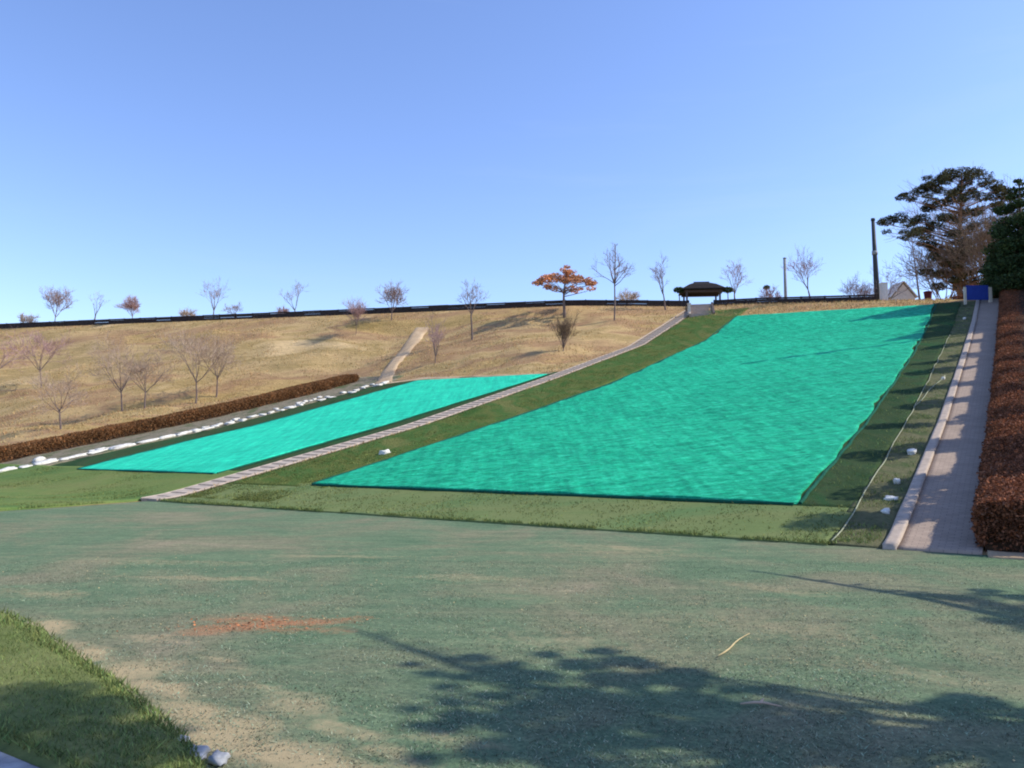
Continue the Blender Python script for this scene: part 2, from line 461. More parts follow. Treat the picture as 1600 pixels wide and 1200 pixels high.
or_list = [bl(420, 972, .75, .42, .2, .95), bl(370, 968, .5, .4, 0, .85), bl(470, 985, .5, .3, .2, .85), bl(400, 980, .6, .32, .15, 1.3), bl(465, 972, .55, .2, .2, 1.35), bl(345, 985, .45, .3, .1, 1.05), bl(520, 966, .3, .14, .2, .95), bl(300, 990, .3, .2, 0, .8)]
am = sheet_mesh(-24.7, 30, -6, 16.35, .012, .11, .11, .12, None, .03, 4, attrs={'tan': blotches(tan_list), 'orange': blotches(or_list)})
structure('apron', am, M['apron'])

# turf strips and path
def tv(amp, sc=1.0, seed=1):
    return lambda u, v: amp * fbm(u * sc, v * sc, seed, 3)
structure('turf_strip', sheet_mesh(-24.0, -3.15, 16.25, 19.35, .045, .2, .15, .10, tv(.015)), M['turf_light'])
structure('turf_margin', sheet_mesh(-24.0, -19.2, 18.9, 68.6, .055, .2, .25, .10, tv(.02, 1.2)), M['turf_dark'])
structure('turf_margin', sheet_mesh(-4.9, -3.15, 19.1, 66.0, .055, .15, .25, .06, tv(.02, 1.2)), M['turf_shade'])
structure('weedy_verge', sheet_mesh(-3.2, -2.18, 16.3, 66.0, .04, .12, .2, .06, tv(.03, 1.6)), M['weedy'])
structure('grass_strip', sheet_mesh(-60, -25.15, 10.9, 20.6, .07, .35, .2, .15, tv(.05, .5)), M['grass_left'])
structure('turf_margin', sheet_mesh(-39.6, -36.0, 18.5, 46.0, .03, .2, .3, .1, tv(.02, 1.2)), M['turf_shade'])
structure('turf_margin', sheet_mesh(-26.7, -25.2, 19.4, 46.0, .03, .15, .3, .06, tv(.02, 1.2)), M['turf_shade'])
structure('verge', sheet_mesh(-44.6, -39.4, 14, 47.0, .045, .25, .3, .2, tv(.06, .8)), M['gravel_strip'])
structure('path', sheet_mesh(-1.97, -.62, 16.3, 66.5, .045, .15, .3, .01), M['path'])
structure('kerb', sheet_mesh(-2.2, -1.96, 16.25, 66.5, .11, .06, .4, .01), M['kerb'])
structure('soil_edge', sheet_mesh(-.55, 4.0, 16.05, 16.6, .03, .12, .08, .12, tv(.03, 2)), M['dirt'])

def ribbon(name, uvs, w, off, mat, jit=.15, seed=0):
    pts = []
    for i in range(len(uvs) - 1):
        a, c = uvs[i], uvs[i + 1]; L = math.hypot(c[0] - a[0], c[1] - a[1]); n = max(1, int(L / .4))
        pts += [(a[0] + (c[0] - a[0]) * k / n, a[1] + (c[1] - a[1]) * k / n) for k in range(n)]
    pts.append(uvs[-1]); pts = np.array(pts)
    d = np.gradient(pts, axis=0); d /= np.linalg.norm(d, axis=1)[:, None]; nrm = np.stack([-d[:, 1], d[:, 0]], 1)
    rows = []
    W = np.interp(np.linspace(0, 1, len(pts)), np.linspace(0, 1, len(w)), w)
    acc = np.arange(len(pts)) * .4
    for k in np.linspace(-1, 1, 7):
        jj = W * k * .5 + jit * abs(k) * fbm(acc / 1.2, acc * 0 + k * 5, seed, 3)
        q = pts + nrm * jj[:, None]
        z = HZ(q[:, 0], q[:, 1]) + off * (1.0 if abs(k) < .99 else -1)
        rows.append(np.stack([q[:, 0] * UX + q[:, 1] * VX, q[:, 0] * UY + q[:, 1] * VY, z], -1))
    A = np.array(rows); nk, npn = A.shape[:2]; idx = np.arange(nk * npn).reshape(nk, npn)
    Fq = np.stack([idx[:-1, :-1], idx[1:, :-1], idx[1:, 1:], idx[:-1, 1:]], -1).reshape(-1, 4)
    return structure(name, arr_mesh(name, A.reshape(-1, 3), Fq[:, ::-1]), mat)
TRAIL = tr = [cast(597, 600), cast(608, 580), cast(628, 556), cast(648, 530), cast(660, 513)]
ribbon('dirt_trail', tr, [1.8, 1.3, 1.2, 1.4, 1.6], .09, M['dirt'], .25)
ribbon('dirt_trail', [cast(600, 600), cast(660, 592), cast(760, 588), cast(862, 584)], [1.2, .5, .35, .5], .045, M['dirt'], .3, 4)

# front lawn, its dirt edge, grey paving at the corner
lu = np.array([-30, -9.6, -8.9, -7.3, -5.9, -4.6, -3.9, -3.2]); lv = np.array([6.0, 4.78, 4.66, 4.22, 3.86, 3.42, 3.05, 2.8])
lawn_edge = lambda u: np.interp(u, lu, lv)
def lawn_grid():
    u = np.arange(-24, -3.35, .09); t = np.linspace(0, 1, 26)
    Uu, T = np.meshgrid(u, t)
    v = 2.72 + (lawn_edge(Uu) - 2.72 + .07 * fbm(Uu * 1.5, Uu * 0, 4, 3)) * T
    z = .015 + .07 * np.minimum(1, np.minimum((1 - T) * 6, T * 6)) + .02 * fbm(Uu * 1.2, v * 1.2, 6, 3)
    X, Y = xy_of(Uu, v)
    Vv = np.stack([X, Y, z], -1).reshape(-1, 3); idx = np.arange(Uu.size).reshape(Uu.shape)
    return arr_mesh('lawn', Vv, np.stack([idx[:-1, :-1], idx[:-1, 1:], idx[1:, 1:], idx[1:, :-1]], -1).reshape(-1, 4))
structure('lawn', lawn_grid(), M['lawn'])
structure('corner_paving', sheet_mesh(-12, -4.2, 1.2, 2.7, .03, .15, .15, .03), M['greystone'])

# grass blades of the lawn, and dry tufts on the hill: nobody could count them
def blades(name, u, v, base, hgt, wid, mat, label, lean=.6, tv_=.35):
    n = len(u); x, y = xy_of(u, v)
    h = hgt * rng.uniform(.5, 1.3, n); a = rng.uniform(0, 2 * PI, n)
    C = np.stack([x, y, base], -1); w = np.stack([np.cos(a), np.sin(a), 0 * a], -1) * (wid * rng.uniform(.6, 1.3, n))[:, None]
    tip = C + np.stack([rng.normal(0, lean, n) * h, rng.normal(0, lean, n) * h, h], -1)
    V = np.stack([C - w, C + w, tip], 1).reshape(-1, 3); Fq = np.arange(n * 3).reshape(n, 3)
    t = np.exp(rng.normal(0, tv_, n)).clip(.4, 2); tint = np.ones((n, 3, 4)); tint[:, :, :3] = t[:, None, None]
    hue = rng.normal(0, .12, n); tint[:, :, 0] *= (1 + hue)[:, None]
    o = link_mesh(name, arr_mesh(name, V, Fq, tint.reshape(-1, 4)), mat)
    tag(o, label, None, None, 'stuff'); o['category'] = 'grass'; return o
n = 26000
u = rng.uniform(-13, -3.4, n); v = 2.74 + (lawn_edge(u) - 2.76) * rng.uniform(0, 1, n) ** .9
blades('lawn_grass', u, v, np.full(n, .06), .05, .006, M['blade'], 'short green grass covering the lawn at the lower left corner')
n = 150000
u = rng.uniform(-100, -25, n); v = rng.uniform(5, 74, n)
v1a = np.interp(u, V1U, V1V)
keep = (((u < -46.5) & (v > 8)) | ((v > 46) & (u > -46.5) & (u < -25.4))) & (v < vcrest(u) - .2) & (fbm(u / 3, v / 3, 41, 3) > -.15 + .2 * rng.normal(size=n))
dpt = u * UY + v * VY; keep &= (np.abs(u * UX + v * VX) < .72 * dpt)
for a_, c_ in zip(TRAIL[:-1], TRAIL[1:]):
    L2 = (c_[0] - a_[0]) ** 2 + (c_[1] - a_[1]) ** 2; tt = (((u - a_[0]) * (c_[0] - a_[0]) + (v - a_[1]) * (c_[1] - a_[1])) / L2).clip(0, 1)
    keep &= np.hypot(u - a_[0] - tt * (c_[0] - a_[0]), v - a_[1] - tt * (c_[1] - a_[1])) > .62
u, v = u[keep], v[keep]
blades('dry_grass', u, v, HZ(u, v) - .03, .13, .03, M['dry_blade'], 'dry yellow brown grass tufts all over the hillside', .6, .22)
n = 5000
u = np.concatenate([rng.uniform(-24, -4, n), rng.normal(-24.0, .1, n // 4)]); v = np.concatenate([rng.uniform(65.5, 73, n), rng.uniform(17, 68, n // 4)])
blades('dry_grass', u, v, HZ(u, v), .15, .03, M['dry_blade'], 'dry grass along the bank above the large teal net', .5)
n = 9000
w1 = rng.uniform(-24.4, -3, 5000); w2 = rng.uniform(9, 16.3, 1500)
u = np.concatenate([w1, rng.normal(-24.75, .1, 1500), rng.uniform(-3.1, -2.3, n // 2), rng.uniform(-4.3, -3.1, n // 4), rng.uniform(-23.9, -19.5, n // 4)]); v = 16.5 + 50 * rng.uniform(0, 1, len(u)) ** 1.5; v[:5000] = rng.normal(16.3, .05, 5000) + .1 * fbm(w1 / 1.2, w1 * 0, 5, 3); v[5000:6500] = w2
kp = (fbm(u / .7, v / .7, 61, 3) > -.05); u, v = u[kp], v[kp]
blades('weeds', u, v, HZ(u, v) + .05, .07, .010, M['blade'], 'short weeds growing in the verge and turf margins', .6)

n = 120000
q = rng.uniform(0, 1, n); y = 4.6 * (13.5 / 4.6) ** q; x = rng.uniform(-.70, .70, n) * y
u, v = uv_of(x, y); kp = (v < 16) & (u > -24) & ((u > -3.4) | (v > lawn_edge(u) + .02)) & (fbm(x * 2.2, y * 2.2, 91, 4) > -.12 + .25 * rng.normal(size=n)); u, v = u[kp], v[kp]
blades('turf_fibres', u, v, np.full(len(u), .012), .014, .0045, M['fibre'], 'short worn fibres of the grey green mat in the foreground', 1.2, .45)
n = 110000
k1, k2, k3 = n // 2, n // 10, n - n // 2 - n // 10
q = rng.uniform(0, 1, n)
u = np.concatenate([rng.uniform(-23.95, -19.6, k1), rng.uniform(-23.9, -3.2, k2), rng.uniform(-45, -25.2, k3)])
v = np.concatenate([17 + 51 * q[:k1] ** 1.7, 16.35 + 2.9 * q[k1:k1 + k2], 11 + 9.4 * q[k1 + k2:]])
kp = fbm(u * 1.1, v * .8, 95, 4) > -.05 + .22 * rng.normal(size=n); u, v = u[kp], v[kp]
blades('turf_blades', u, v, HZ(u, v) + .05, .04, .012, M['turf_blade'], 'short green and olive blades of the turf strips round the nets', .9, .4)
# leaf litter
n = 200
q = rng.normal(size=(n, 2)) * .5
cx, cy = gpt(415, 976)
lx = cx + q[:, 0] * .9; ly = cy + q[:, 1] * .33 + q[:, 0] * .14
Vl, Fl, tl = leaf_quads(np.stack([lx, ly, np.full(n, .022)], -1), .018, .6, .85, None, .25)
tag(link_mesh('leaf_litter', arr_mesh('leaf_litter', Vl, Fl, tl), M['litter']), 'orange brown fallen leaf crumbs in a patch on the worn green ground', 'leaf litter', None, 'stuff')
n = 4200
lx = rng.uniform(-9, 9, n); ly = rng.uniform(4.5, 15, n)
uu, vv = uv_of(lx, ly); k = (vv < 16) & (vv > 5.0) & (uu > -24) & (fbm(lx / 2, ly / 2, 77, 2) > -.1); lx, ly = lx[k], ly[k]
Vl, Fl, tl = leaf_quads(np.stack([lx, ly, np.full(len(lx), .024)], -1), .011, .6, .9, None, .6)
tag(link_mesh('fallen_leaves', arr_mesh('fallen_leaves', Vl, Fl, tl), M['straw']), 'pale fallen leaf scraps scattered over the worn green ground', 'leaf litter', None, 'stuff')

# ------------------------------------------------------------------ the two nets
def net(name, label, u0, u1, v0, v1, mat, amp, du, dv, seed, ufun=None):
    root = empty(name, pos((u0 + u1) / 2, v0), label, 'net')
    inv = root.location
    def disp(u, v):
        e = np.minimum(np.minimum(u - u0, u1 - u), np.minimum(v - v0, v1 - v)).clip(0, .8) / .8
        return amp * (.25 + .75 * e) * (.55 * fbm(u / 2.2, v / 1.1, seed, 3) + .9 * fbm(u / .62, v / .33, seed + 20, 3))
    me = sheet_mesh(u0, u1, v0, v1, .10, du, dv, .22, disp, .02, seed, ufun)
    o = link_mesh('net_cloth', me, mat, root, True); o.location = -inv
    # hem along the edges, a flat dark band a few centimetres wide
    W = .10
    hm = MB()
    def run(pa, pb, n, side=None):
        pts = []
        for i in range(n + 1):
            t = i / n; uu = pa[0] + (pb[0] - pa[0]) * t; vv = pa[1] + (pb[1] - pa[1]) * t
            if side is not None and ufun:
                a_, c_ = ufun(vv, u0, u1); uu = float(a_) - W if side < 0 else float(c_) + W
            uu += .05 * float(vnoise(uu * 2 + vv, vv * .9, seed)); pts.append(pos(uu, vv, .07))
        hm.tube(pts, [.045] * len(pts), 6)
    f0, f1 = (u0, u1), (u0, u1)
    if ufun: f0 = tuple(float(a) for a in ufun(v0, u0, u1)); f1 = tuple(float(a) for a in ufun(v1, u0, u1))
    run((f0[0] - W, v0), (f1[0] - W, v1), 90, -1); run((f0[1] + W, v0), (f1[1] + W, v1), 90, 1)
    run((f0[0], v0 - W), (f0[1], v0 - W), 24)
    h = hm.build('hem', M['net_hem'], root); h.location = -inv
    return root
net('slope_net', 'large rumpled teal net over the main sledding slope beside the paved path', -19.75, -4.5, 19.2, 65.2, M['net_large'], .038, .10, .075, 11,
    lambda v, a, c: (a + np.interp(v, [19, 30, 40, 65], [-.15, -.1, .85, .55]), c + np.interp(v, [19, 45, 65], [.1, 0, -.3])))
net('slope_net', 'smaller smooth bright teal net left of the log stairway', -36.9, -26.25, 20.15, 45.0, M['net_small'], .012, .22, .14, 33,
    lambda v, a, c: (a + np.interp(v, [20, 26, 45], [1.2, .4, .3]), c + np.interp(v, [20, 30, 45], [0, -.3, .6])))

# ------------------------------------------------------------------ stairs
Uv = Vector((UX, UY, 0)); Vv3 = Vector((VX, VY, 0)); Z = Vector((0, 0, 1))
st = empty('stairway', pos(-24.6, 16.1), 'long narrow stairway of pale steps climbing between the two teal nets', 'stairs')
SU0, SU1 = -25.1, -24.1
mb = MB(); mb.box((0, 0, -.12), (SU1 - SU0 - .14, .50, .30)); tread = mb.build('step', M['step_tread'], st)
mb = MB(); mb.box((0, -.28, -.125), (SU1 - SU0 - .14, .06, .30)); log = mb.build('log_edge', M['step_log'], tread)
nstep = 96
for i in range(nstep):
    vv = 16.3 + (69.2 - 16.3) * (i + .5) / nstep
    if i == 0: s_, l_ = tread, log
    else:
        s_ = tread.copy(); COL.objects.link(s_); s_.parent = st
        l_ = log.copy(); COL.objects.link(l_); l_.parent = s_
    s_.location = pos((SU0 + SU1) / 2 + random.uniform(-.02, .02), vv, .06) - st.location
    s_.rotation_euler = (math.atan((float(P(vv + .3)) - float(P(vv - .3))) / .6) * .75, 0, -TH + random.uniform(-.02, .02))
for uu in (SU0, SU1):
    pts = [pos(uu, vv, .06) for vv in np.arange(16.3, 69.4, .8)]
    mb = MB(); mb.tube(pts, [.045] * len(pts), 6); k_ = mb.build('side_rail', M['kerb'], st); k_.location = -st.location

# wide stone flight at the head, facing the camera
b0 = cast(1097, 494); t0 = crest_at(1097, 0)
p0 = pos(*b0); p1 = pos(*t0)
fl = empty('stone_steps', p0, 'short wide flight of grey stone steps below the dark roofed pavilion', 'stairs')
dirv = Vector((p1.x - p0.x, p1.y - p0.y, 0)); run_ = dirv.length; dirv.normalize(); sidev = Vector((dirv.y, -dirv.x, 0))
rise = p1.z - p0.z + .12
for i in range(10):
    mb = MB(); c = dirv * run_ * (i + .5) / 10 + Z * (rise * (i + 1) / 10 - .3)
    mb.box(c, (1.85, run_ / 10 + .002 * (i % 2), .6), (sidev, dirv, Z)); mb.build('step', M['step_stone'] if 'step_stone' in M else M['kerb'], fl)
for s in (-1, 1):
    mb = MB(); L = math.hypot(run_, rise); d2 = (dirv * run_ + Z * rise).normalized(); up = sidev.cross(d2)
    if up.z < 0: up = -up
    mb.box(dirv * run_ / 2 + Z * (rise / 2 + .05) + sidev * s * 1.02, (.18, L, .42), (sidev, d2, up)); mb.build('side_wall', M['post'] if s > 0 else M['kerb'], fl)
gp = pos(*cast(1077, 494))
g_ = empty('gate_post', gp, 'short pale yellowish post left of the stone steps', 'post')
mb = MB(); mb.box((0, 0, .5), (.24, .24, 1.1)); mb.build('shaft', M['pale_post'], g_)
mb = MB(); mb.box((0, 0, 1.09), (.30, .30, .09)); mb.build('cap', M['pale_post'], g_)

# ------------------------------------------------------------------ white stones along the small net
def rock(rr, sx, sy, sz, n=10, m=7):
    vs = []; fs = []; ph = rr.uniform(0, 99)
    for j in range(m + 1):
        a = PI * j / m
        for i in range(n):
            t = 2 * PI * i / n
            d = np.array([math.sin(a) * math.cos(t), math.sin(a) * math.sin(t), math.cos(a)])
            k = 1 + .42 * float(vnoise(d[0] * 2.1 + ph, d[1] * 2.1 + d[2] * 2.7, 5))
            d = np.sign(d) * np.abs(d) ** .62 * k
            vs.append((d[0] * sx, d[1] * sy, d[2] * sz))
    for j in range(m):
        for i in range(n):
            fs.append((j * n + i, (j + 1) * n + i, (j + 1) * n + (i + 1) % n, j * n + (i + 1) % n))
    return vs, fs
rr = random.Random(3)
STL = 'pale weathered stone in the broken row of edging left of the small teal net'
def stone(uu, vv, sx, sy, sz, label, group, mat='stone', nm='edging_stone'):
    mb = MB(); mb.add(*rock(rr, sx, sy, sz)); o = mb.build(nm, M[mat], None, True)
    o.location = pos(uu, vv, .05 + sz * .35); o.rotation_euler = (R(12), rr.uniform(-.1, .1), -TH + rr.uniform(-.12, .12))
    tag(o, label, 'stone', group); return o
vv = 16.6
while vv < 45.2:
    dense = vv < 29.5
    L = rr.uniform(.3, .75) if dense else rr.uniform(.14, .42)
    stone(float(np.interp(vv, [17, 27, 45], [-40.6, -39.9, -39.3])) + rr.uniform(-.08, .08) * (1 if dense else 2.4), vv + L, rr.uniform(.17, .34), L, rr.uniform(.05, .11), STL, 'edging stones left of the small net')
    vv += 2 * L * .96 + (0 if dense else (rr.uniform(.1, .7) if rr.random() < .75 else 1.3))
for k in range(44):
    vv = rr.uniform(18, 45); stone(rr.uniform(-41.4, -40.3) + (vv - 18) * .03, vv, rr.uniform(.08, .2), rr.uniform(.1, .3), rr.uniform(.04, .08),
        'loose pale stone lying in the grey green verge beside the brown hedge', 'loose stones in the verge below the hedge')
stone(-42.0, 21.6, .20, .30, .12, 'rounded white boulder near the left frame edge just below the brown hedge', None)
for px, py, sx, sy, sz, lab in ((600, 711, .20, .20, .10, 'white lump alone on the green turf left of the large net'),
                                (1392, 784, .14, .11, .045, 'wide flat white lump on the verge beside the path, nearest the camera'),
                                (1402, 758, .07, .08, .09, 'small upright white lump on the verge just behind the wide flat one'),
                                (1424, 711, .11, .2, .07, 'greyish white lump on the shaded verge against the kerb'),
                                (1474, 594, .08, .11, .06, 'small white lump on the verge halfway up the path'),
                                (1507, 500, .10, .12, .10, 'tiny pale lump high on the verge near the blue panel'),
                                (1384, 805, .09, .12, .05, 'small pale chip on the verge below the wide flat white lump')):
    stone(*cast(px, py), sx, sy, sz, lab, None, 'white', 'white_lump')
for px, py, sx, sy, sz in ((280, 1172, .09, .05, .02), (305, 1188, .13, .06, .03), (342, 1197, .08, .05, .025)):
    x, y = gpt(px, py); o = stone(*uv_of(x, y), sx, sy, sz, 'grey flat stone at the tip of the front lawn', 'flat stones at the lawn tip', 'greystone', 'pale_stone'); o.location.z = .05

# rope on the right margin
pts = []
for vq in np.arange(16.4, 52, .4):
    pts.append(pos(-3.10 + .05 * float(vnoise(vq * .8, 2.0, 3)), vq, .09 + .015 * float(vnoise(vq * 2, 1.0, 6))))
mb = MB(); mb.tube(pts, [.014] * len(pts), 6)
tag(mb.build('rope', M['rope'], None, True), 'pale rope lying straight up the slope between the dark turf and the path verge', 'rope')
a, c = cast(1428, 640), cast(1476, 590)
pts = [pos(a[0] + (c[0] - a[0]) * t + .04 * math.sin(9 * t), a[1] + (c[1] - a[1]) * t, .09) for t in np.linspace(0, 1, 20)]
mb = MB(); mb.tube(pts, [.014] * 20, 6)
tag(mb.build('rope', M['rope'], None, True), 'short pale rope running from the long rope to the kerb', 'rope')
a, c = gpt(1122, 1030), gpt(1170, 994)
mb = MB(); mb.tube([(a[0] + (c[0] - a[0]) * t + .015 * math.sin(7 * t), a[1] + (c[1] - a[1]) * t, .03) for t in np.linspace(0, 1, 8)], [.006, .008, .008, .008, .007, .006, .005, .003], 6)
tag(mb.build('dry_stick', M['straw'], None, True), 'straw coloured stick lying on the worn green ground', 'stick')
x, y = gpt(1192, 1108)
mb = MB(); mb.tube([(x - .16, y + .03, .03), (x - .06, y, .05), (x + .02, y + .02, .04), (x + .13, y - .03, .03)], [.006, .010, .010, .004], 6)
mb.tube([(x - .02, y + .01, .04), (x + .03, y + .08, .05)], [.012, .006], 5)
tag(mb.build('broken_twig', M['twig_pale'], None, True), 'pale broken twig lying in the foreground tree shadow', 'stick')

# ------------------------------------------------------------------ hedges
def hedge(name, label, u0, u1, v0, v1, h, leafn, leafsize, mat, seed, ufun=None, round_end=True, attr_tv=.2):
    root = empty(name, pos((u0 + u1) / 2, (v0 + v1) / 2), label, 'hedge')
    nl = int((v1 - v0) / .3) + 1; prof = 15
    def surf(s, t, extra=0.0):
        """s along 0..1, t around 0..1 (left foot, over the top, right foot)"""
        v = v0 + (v1 - v0) * s
        w = (u1 - u0) / 2 + extra; cu = (u0 + u1) / 2
        if ufun is not None: cu = cu + ufun(v)
        ang = PI * (1 - t); cs = np.cos(ang); sn = np.sin(ang)
        pw = .38
        x = np.sign(cs) * np.abs(cs) ** pw; y = np.abs(sn) ** pw
        e = np.ones_like(s)
        if round_end: e = np.sqrt(np.clip(1 - np.clip(1 - np.minimum(s, 1 - s) * (v1 - v0) / 1.0, 0, 1) ** 2, .02, 1))
        b_ = .06 * fbm(v * .9 + t * 3, t * 4 + v * .3, seed, 3)
        u = cu + x * w * (.45 + .55 * e) + x * b_
        z = HZ(u, v) + (h + extra) * y * (.35 + .65 * e) + b_ * y - .05
        return np.stack([u * UX + v * VX, u * UY + v * VY, z], -1)
    S, T = np.meshgrid(np.linspace(0, 1, nl), np.linspace(0, 1, prof), indexing='ij')
    A = surf(S, T, -.07); idx = np.arange(nl * prof).reshape(nl, prof)
    Fq = np.stack([idx[:-1, :-1], idx[:-1, 1:], idx[1:, 1:], idx[1:, :-1]], -1).reshape(-1, 4)
    Vc = A.reshape(-1, 3); caps = []
    for row in (idx[0], idx[-1]):
        for j in range(prof // 2):
            caps.append((row[j], row[j + 1], row[prof - 2 - j], row[prof - 1 - j]))
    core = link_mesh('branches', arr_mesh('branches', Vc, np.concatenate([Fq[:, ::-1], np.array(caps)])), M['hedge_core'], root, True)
    core.location = -root.location
    s = rng.uniform(0, 1, leafn); s = s ** (1.0 if round_end else 1.7); t = rng.uniform(0, 1, leafn)
    n_end = leafn // 30
    C = surf(s, t, 0.0) + rng.normal(0, .035, (leafn, 3))
    # end faces
    for sv in (0.0, 1.0):
        B = surf(np.full(n_end, sv), rng.uniform(0, 1, n_end)); mid = surf(np.array([sv]), np.array([.5]))[0]; mid[2] = float(HZ(*uv_of(mid[0], mid[1])))
        k = rng.uniform(0, 1, n_end)[:, None] ** .5
        E = mid + (B - mid) * k; E = E + np.array([VX, VY, 0]) * (rng.uniform(-.02, .1, n_end)[:, None] * (1 if sv else -1)); C = np.concatenate([C, E])
    Vl, Fl, tl = leaf_quads(C, leafsize, .6, 0, None, attr_tv)
    lf = link_mesh('leaves', arr_mesh('leaves', Vl, Fl, tl), mat, root); lf.location = -root.location
    return root
hedge('clipped_hedge', 'long clipped brown hedge with a rounded end at the foot of the dry hill', -45.9, -44.2, 13, 46.6, .74, 80000, .045, M['hedge_leaf'], 5,
      lambda v: np.interp(v, [13, 28, 37, 47], [-.5, -.4, .9, .8]))
hedge('shrub_hedge', 'wide reddish brown shrub hedge along the right side of the paved path', -.70, 2.1, 16.75, 67.5, .90, 170000, .034, M['brown_leaf'], 9, None, False, .35)

# ------------------------------------------------------------------ trees
def rvec(r): 
    v = Vector((r.gauss(0, 1), r.gauss(0, 1), r.gauss(0, 1))); return v.normalized()

def grow_tree(r, H, fork=.35, limbs=5, spread=30, levels=3, kids=(5, 5, 4), ratio=.55, r0=.09, lean=(0, 0), droop=.0, up=.25, twig_r=.012, leader=False):
    tk, tw = MB(), MB(); tips = []
    def branch(p, d, L, rad, lev):
        n = 4 if lev < 2 else 3
        pts = [p]; rads = [rad]
        for i in range(n):
            d = (d + rvec(r) * (.10 if lev == 0 else .18) + Z * (up - droop) * .35 * (lev > 0)).normalized()
            pts.append(pts[-1] + d * L / n); rads.append(max(twig_r * .6, rad * (1 - (.45 if lev == 0 else .62) * (i + 1) / n)))
        (tk if lev < 2 else tw).tube(pts, rads, 6 if lev == 0 else (5 if lev == 1 else 3), lev < 2)
        if lev >= levels: tips.append(pts[-1]); return
        k = limbs if lev == 0 else kids[lev - 1]
        for i in range(k):
            t = r.uniform(.35 if lev else .8, 1.0) if not (leader and lev == 0) else r.uniform(.3, .95)
            q = t * n; j = min(n - 1, int(q)); base = pts[j].lerp(pts[j + 1], q - j)
            dd = (pts[j + 1] - pts[j]).normalized()
            az = 2 * PI * (i + r.uniform(-.3, .3)) / k
            side = dd.orthogonal().normalized(); side2 = dd.cross(side)
            ang = R(spread * r.uniform(.6, 1.25)) if lev == 0 else R(r.uniform(22, 52))
            nd = dd * math.cos(ang) + (side * math.cos(az) + side2 * math.sin(az)) * math.sin(ang)
            LL = (H * (1 - fork) * .72 * r.uniform(.75, 1.1)) if lev == 0 else L * ratio * r.uniform(.7, 1.2)
            if leader and lev == 0: LL *= (1.1 - t) * 1.1
            branch(base, nd.normalized(), LL, max(twig_r, rads[j] * (.62 if lev == 0 else .55)), lev + 1)
    d0 = Vector((lean[0], lean[1], 1)).normalized()
    branch(Vector((0, 0, -.1)), d0, (H * (fork if not leader else .95)) + .1, r0, 0)
    return tk, tw, tips

def bare_tree(name, label, px, py, top, seed, mat='twig', back=None, group=None, cat='tree', **kw):
    uvp = cast(px, py) if back is None else crest_at(px, back)
    p = pos(*uvp); d = p.y / math.cos(PITCH)
    ztop = CAM_H + (YH - top) / F * p.y
    H = max(.5, ztop - p.z)
    r = random.Random(seed)
    tk, tw, tips = grow_tree(r, H, **kw)
    # scale so the crown reaches the height measured
    mz = max(v[2] for v in (tw.v or tk.v)); sc = H / mz
    root = empty(name, p, label, cat, group)
    for mb_, nm, mt in ((tk, 'trunk', M['bark'] if mat not in ('twig_pink',) else M['bark']), (tw, 'crown', M[mat])):
        mb_.v = [(a * (sc if kw.get('sxy') is None else sc), b_ * sc, c * sc) for a, b_, c in mb_.v]
        mb_.build(nm, mt, root)
    return root, H, sc, tips

VASE = dict(fork=.30, limbs=6, spread=24, levels=4, kids=(4, 4, 3), ratio=.55, up=.35, r0=.10)
SAPL = dict(fork=.34, limbs=7, spread=40, levels=4, kids=(6, 5, 5), ratio=.58, up=.22, r0=.08, twig_r=.0095)
SPRD = dict(fork=.32, limbs=6, spread=48, levels=4, kids=(5, 4, 4), ratio=.55, up=.15, r0=.09)
UPR = dict(fork=.12, limbs=7, spread=12, levels=3, kids=(6, 5), ratio=.5, up=.6, r0=.06)
BUSH = dict(fork=.08, limbs=12, spread=50, levels=3, kids=(8, 7), ratio=.55, up=.2, r0=.04, twig_r=.014)
THIN = dict(fork=.3, limbs=16, spread=48, levels=3, kids=(5, 4), ratio=.45, up=.25, r0=.07, leader=True)
RND = dict(fork=.3, limbs=8, spread=40, levels=4, kids=(6, 5, 4), ratio=.6, up=.3, r0=.08, twig_r=.016)
G1 = 'bare saplings on the dry hillside'; G2 = 'bare trees along the hilltop'; G3 = 'pale bushes behind the hilltop fence'
T = bare_tree
T('bare_sapling', 'wide low twiggy bare sapling just above the brown hedge, leftmost of that row', 95, 670, 562, 11, 'twig_pale', None, G1, **{**SAPL, 'spread': 52})
T('bare_sapling', 'bare sapling with a dark straight trunk, left one of a close pair above the hedge', 191, 642, 514, 12, 'twig_pale', None, G1, **SAPL)
T('bare_sapling', 'smaller bare sapling, right one of a close pair above the hedge', 226, 639, 536, 13, 'twig_pale', None, G1, **SAPL)
T('bare_sapling', 'bare sapling with a slender dark trunk right of the close pair', 306, 630, 508, 14, 'twig_pale', None, G1, **SAPL)
T('bare_sapling', 'faint thin bare sapling just right of the slender dark trunk', 338, 620, 520, 15, 'twig_pale', None, G1, **SAPL)
T('bare_sapling', 'purplish twiggy sapling cut by the left frame edge', -6, 602, 520, 16, 'twig_pink', None, G1, **SPRD)
T('bare_sapling', 'purple brown sapling on the slope behind the leftmost one', 65, 606, 508, 17, 'twig_pink', None, G1, **SAPL)
T('bare_sapling', 'narrow upright greyish shrub beside the top of the dirt trail', 680, 566, 484, 18, 'twig_pink', None, G1, **{**UPR, 'spread': 14, 'limbs': 9})
T('bare_tree', 'bare tree with hazy twigs rising over the fence right of the dirt trail', 738, 530, 434, 19, 'twig', None, G1, **{**VASE, 'fork': .5, 'spread': 30})
T('brown_shrub', 'brown shrub shaped like an upturned cone below the red tree', 880, 548, 482, 20, 'twig_brown', None, None, 'shrub', **{**UPR, 'limbs': 16, 'spread': 20, 'fork': .06, 'kids': (8, 6)})
T('bare_tree', 'tall thin bare tree with one straight leader right of the red tree', 960, 500, 374, 21, 'twig', None, G2, **THIN)
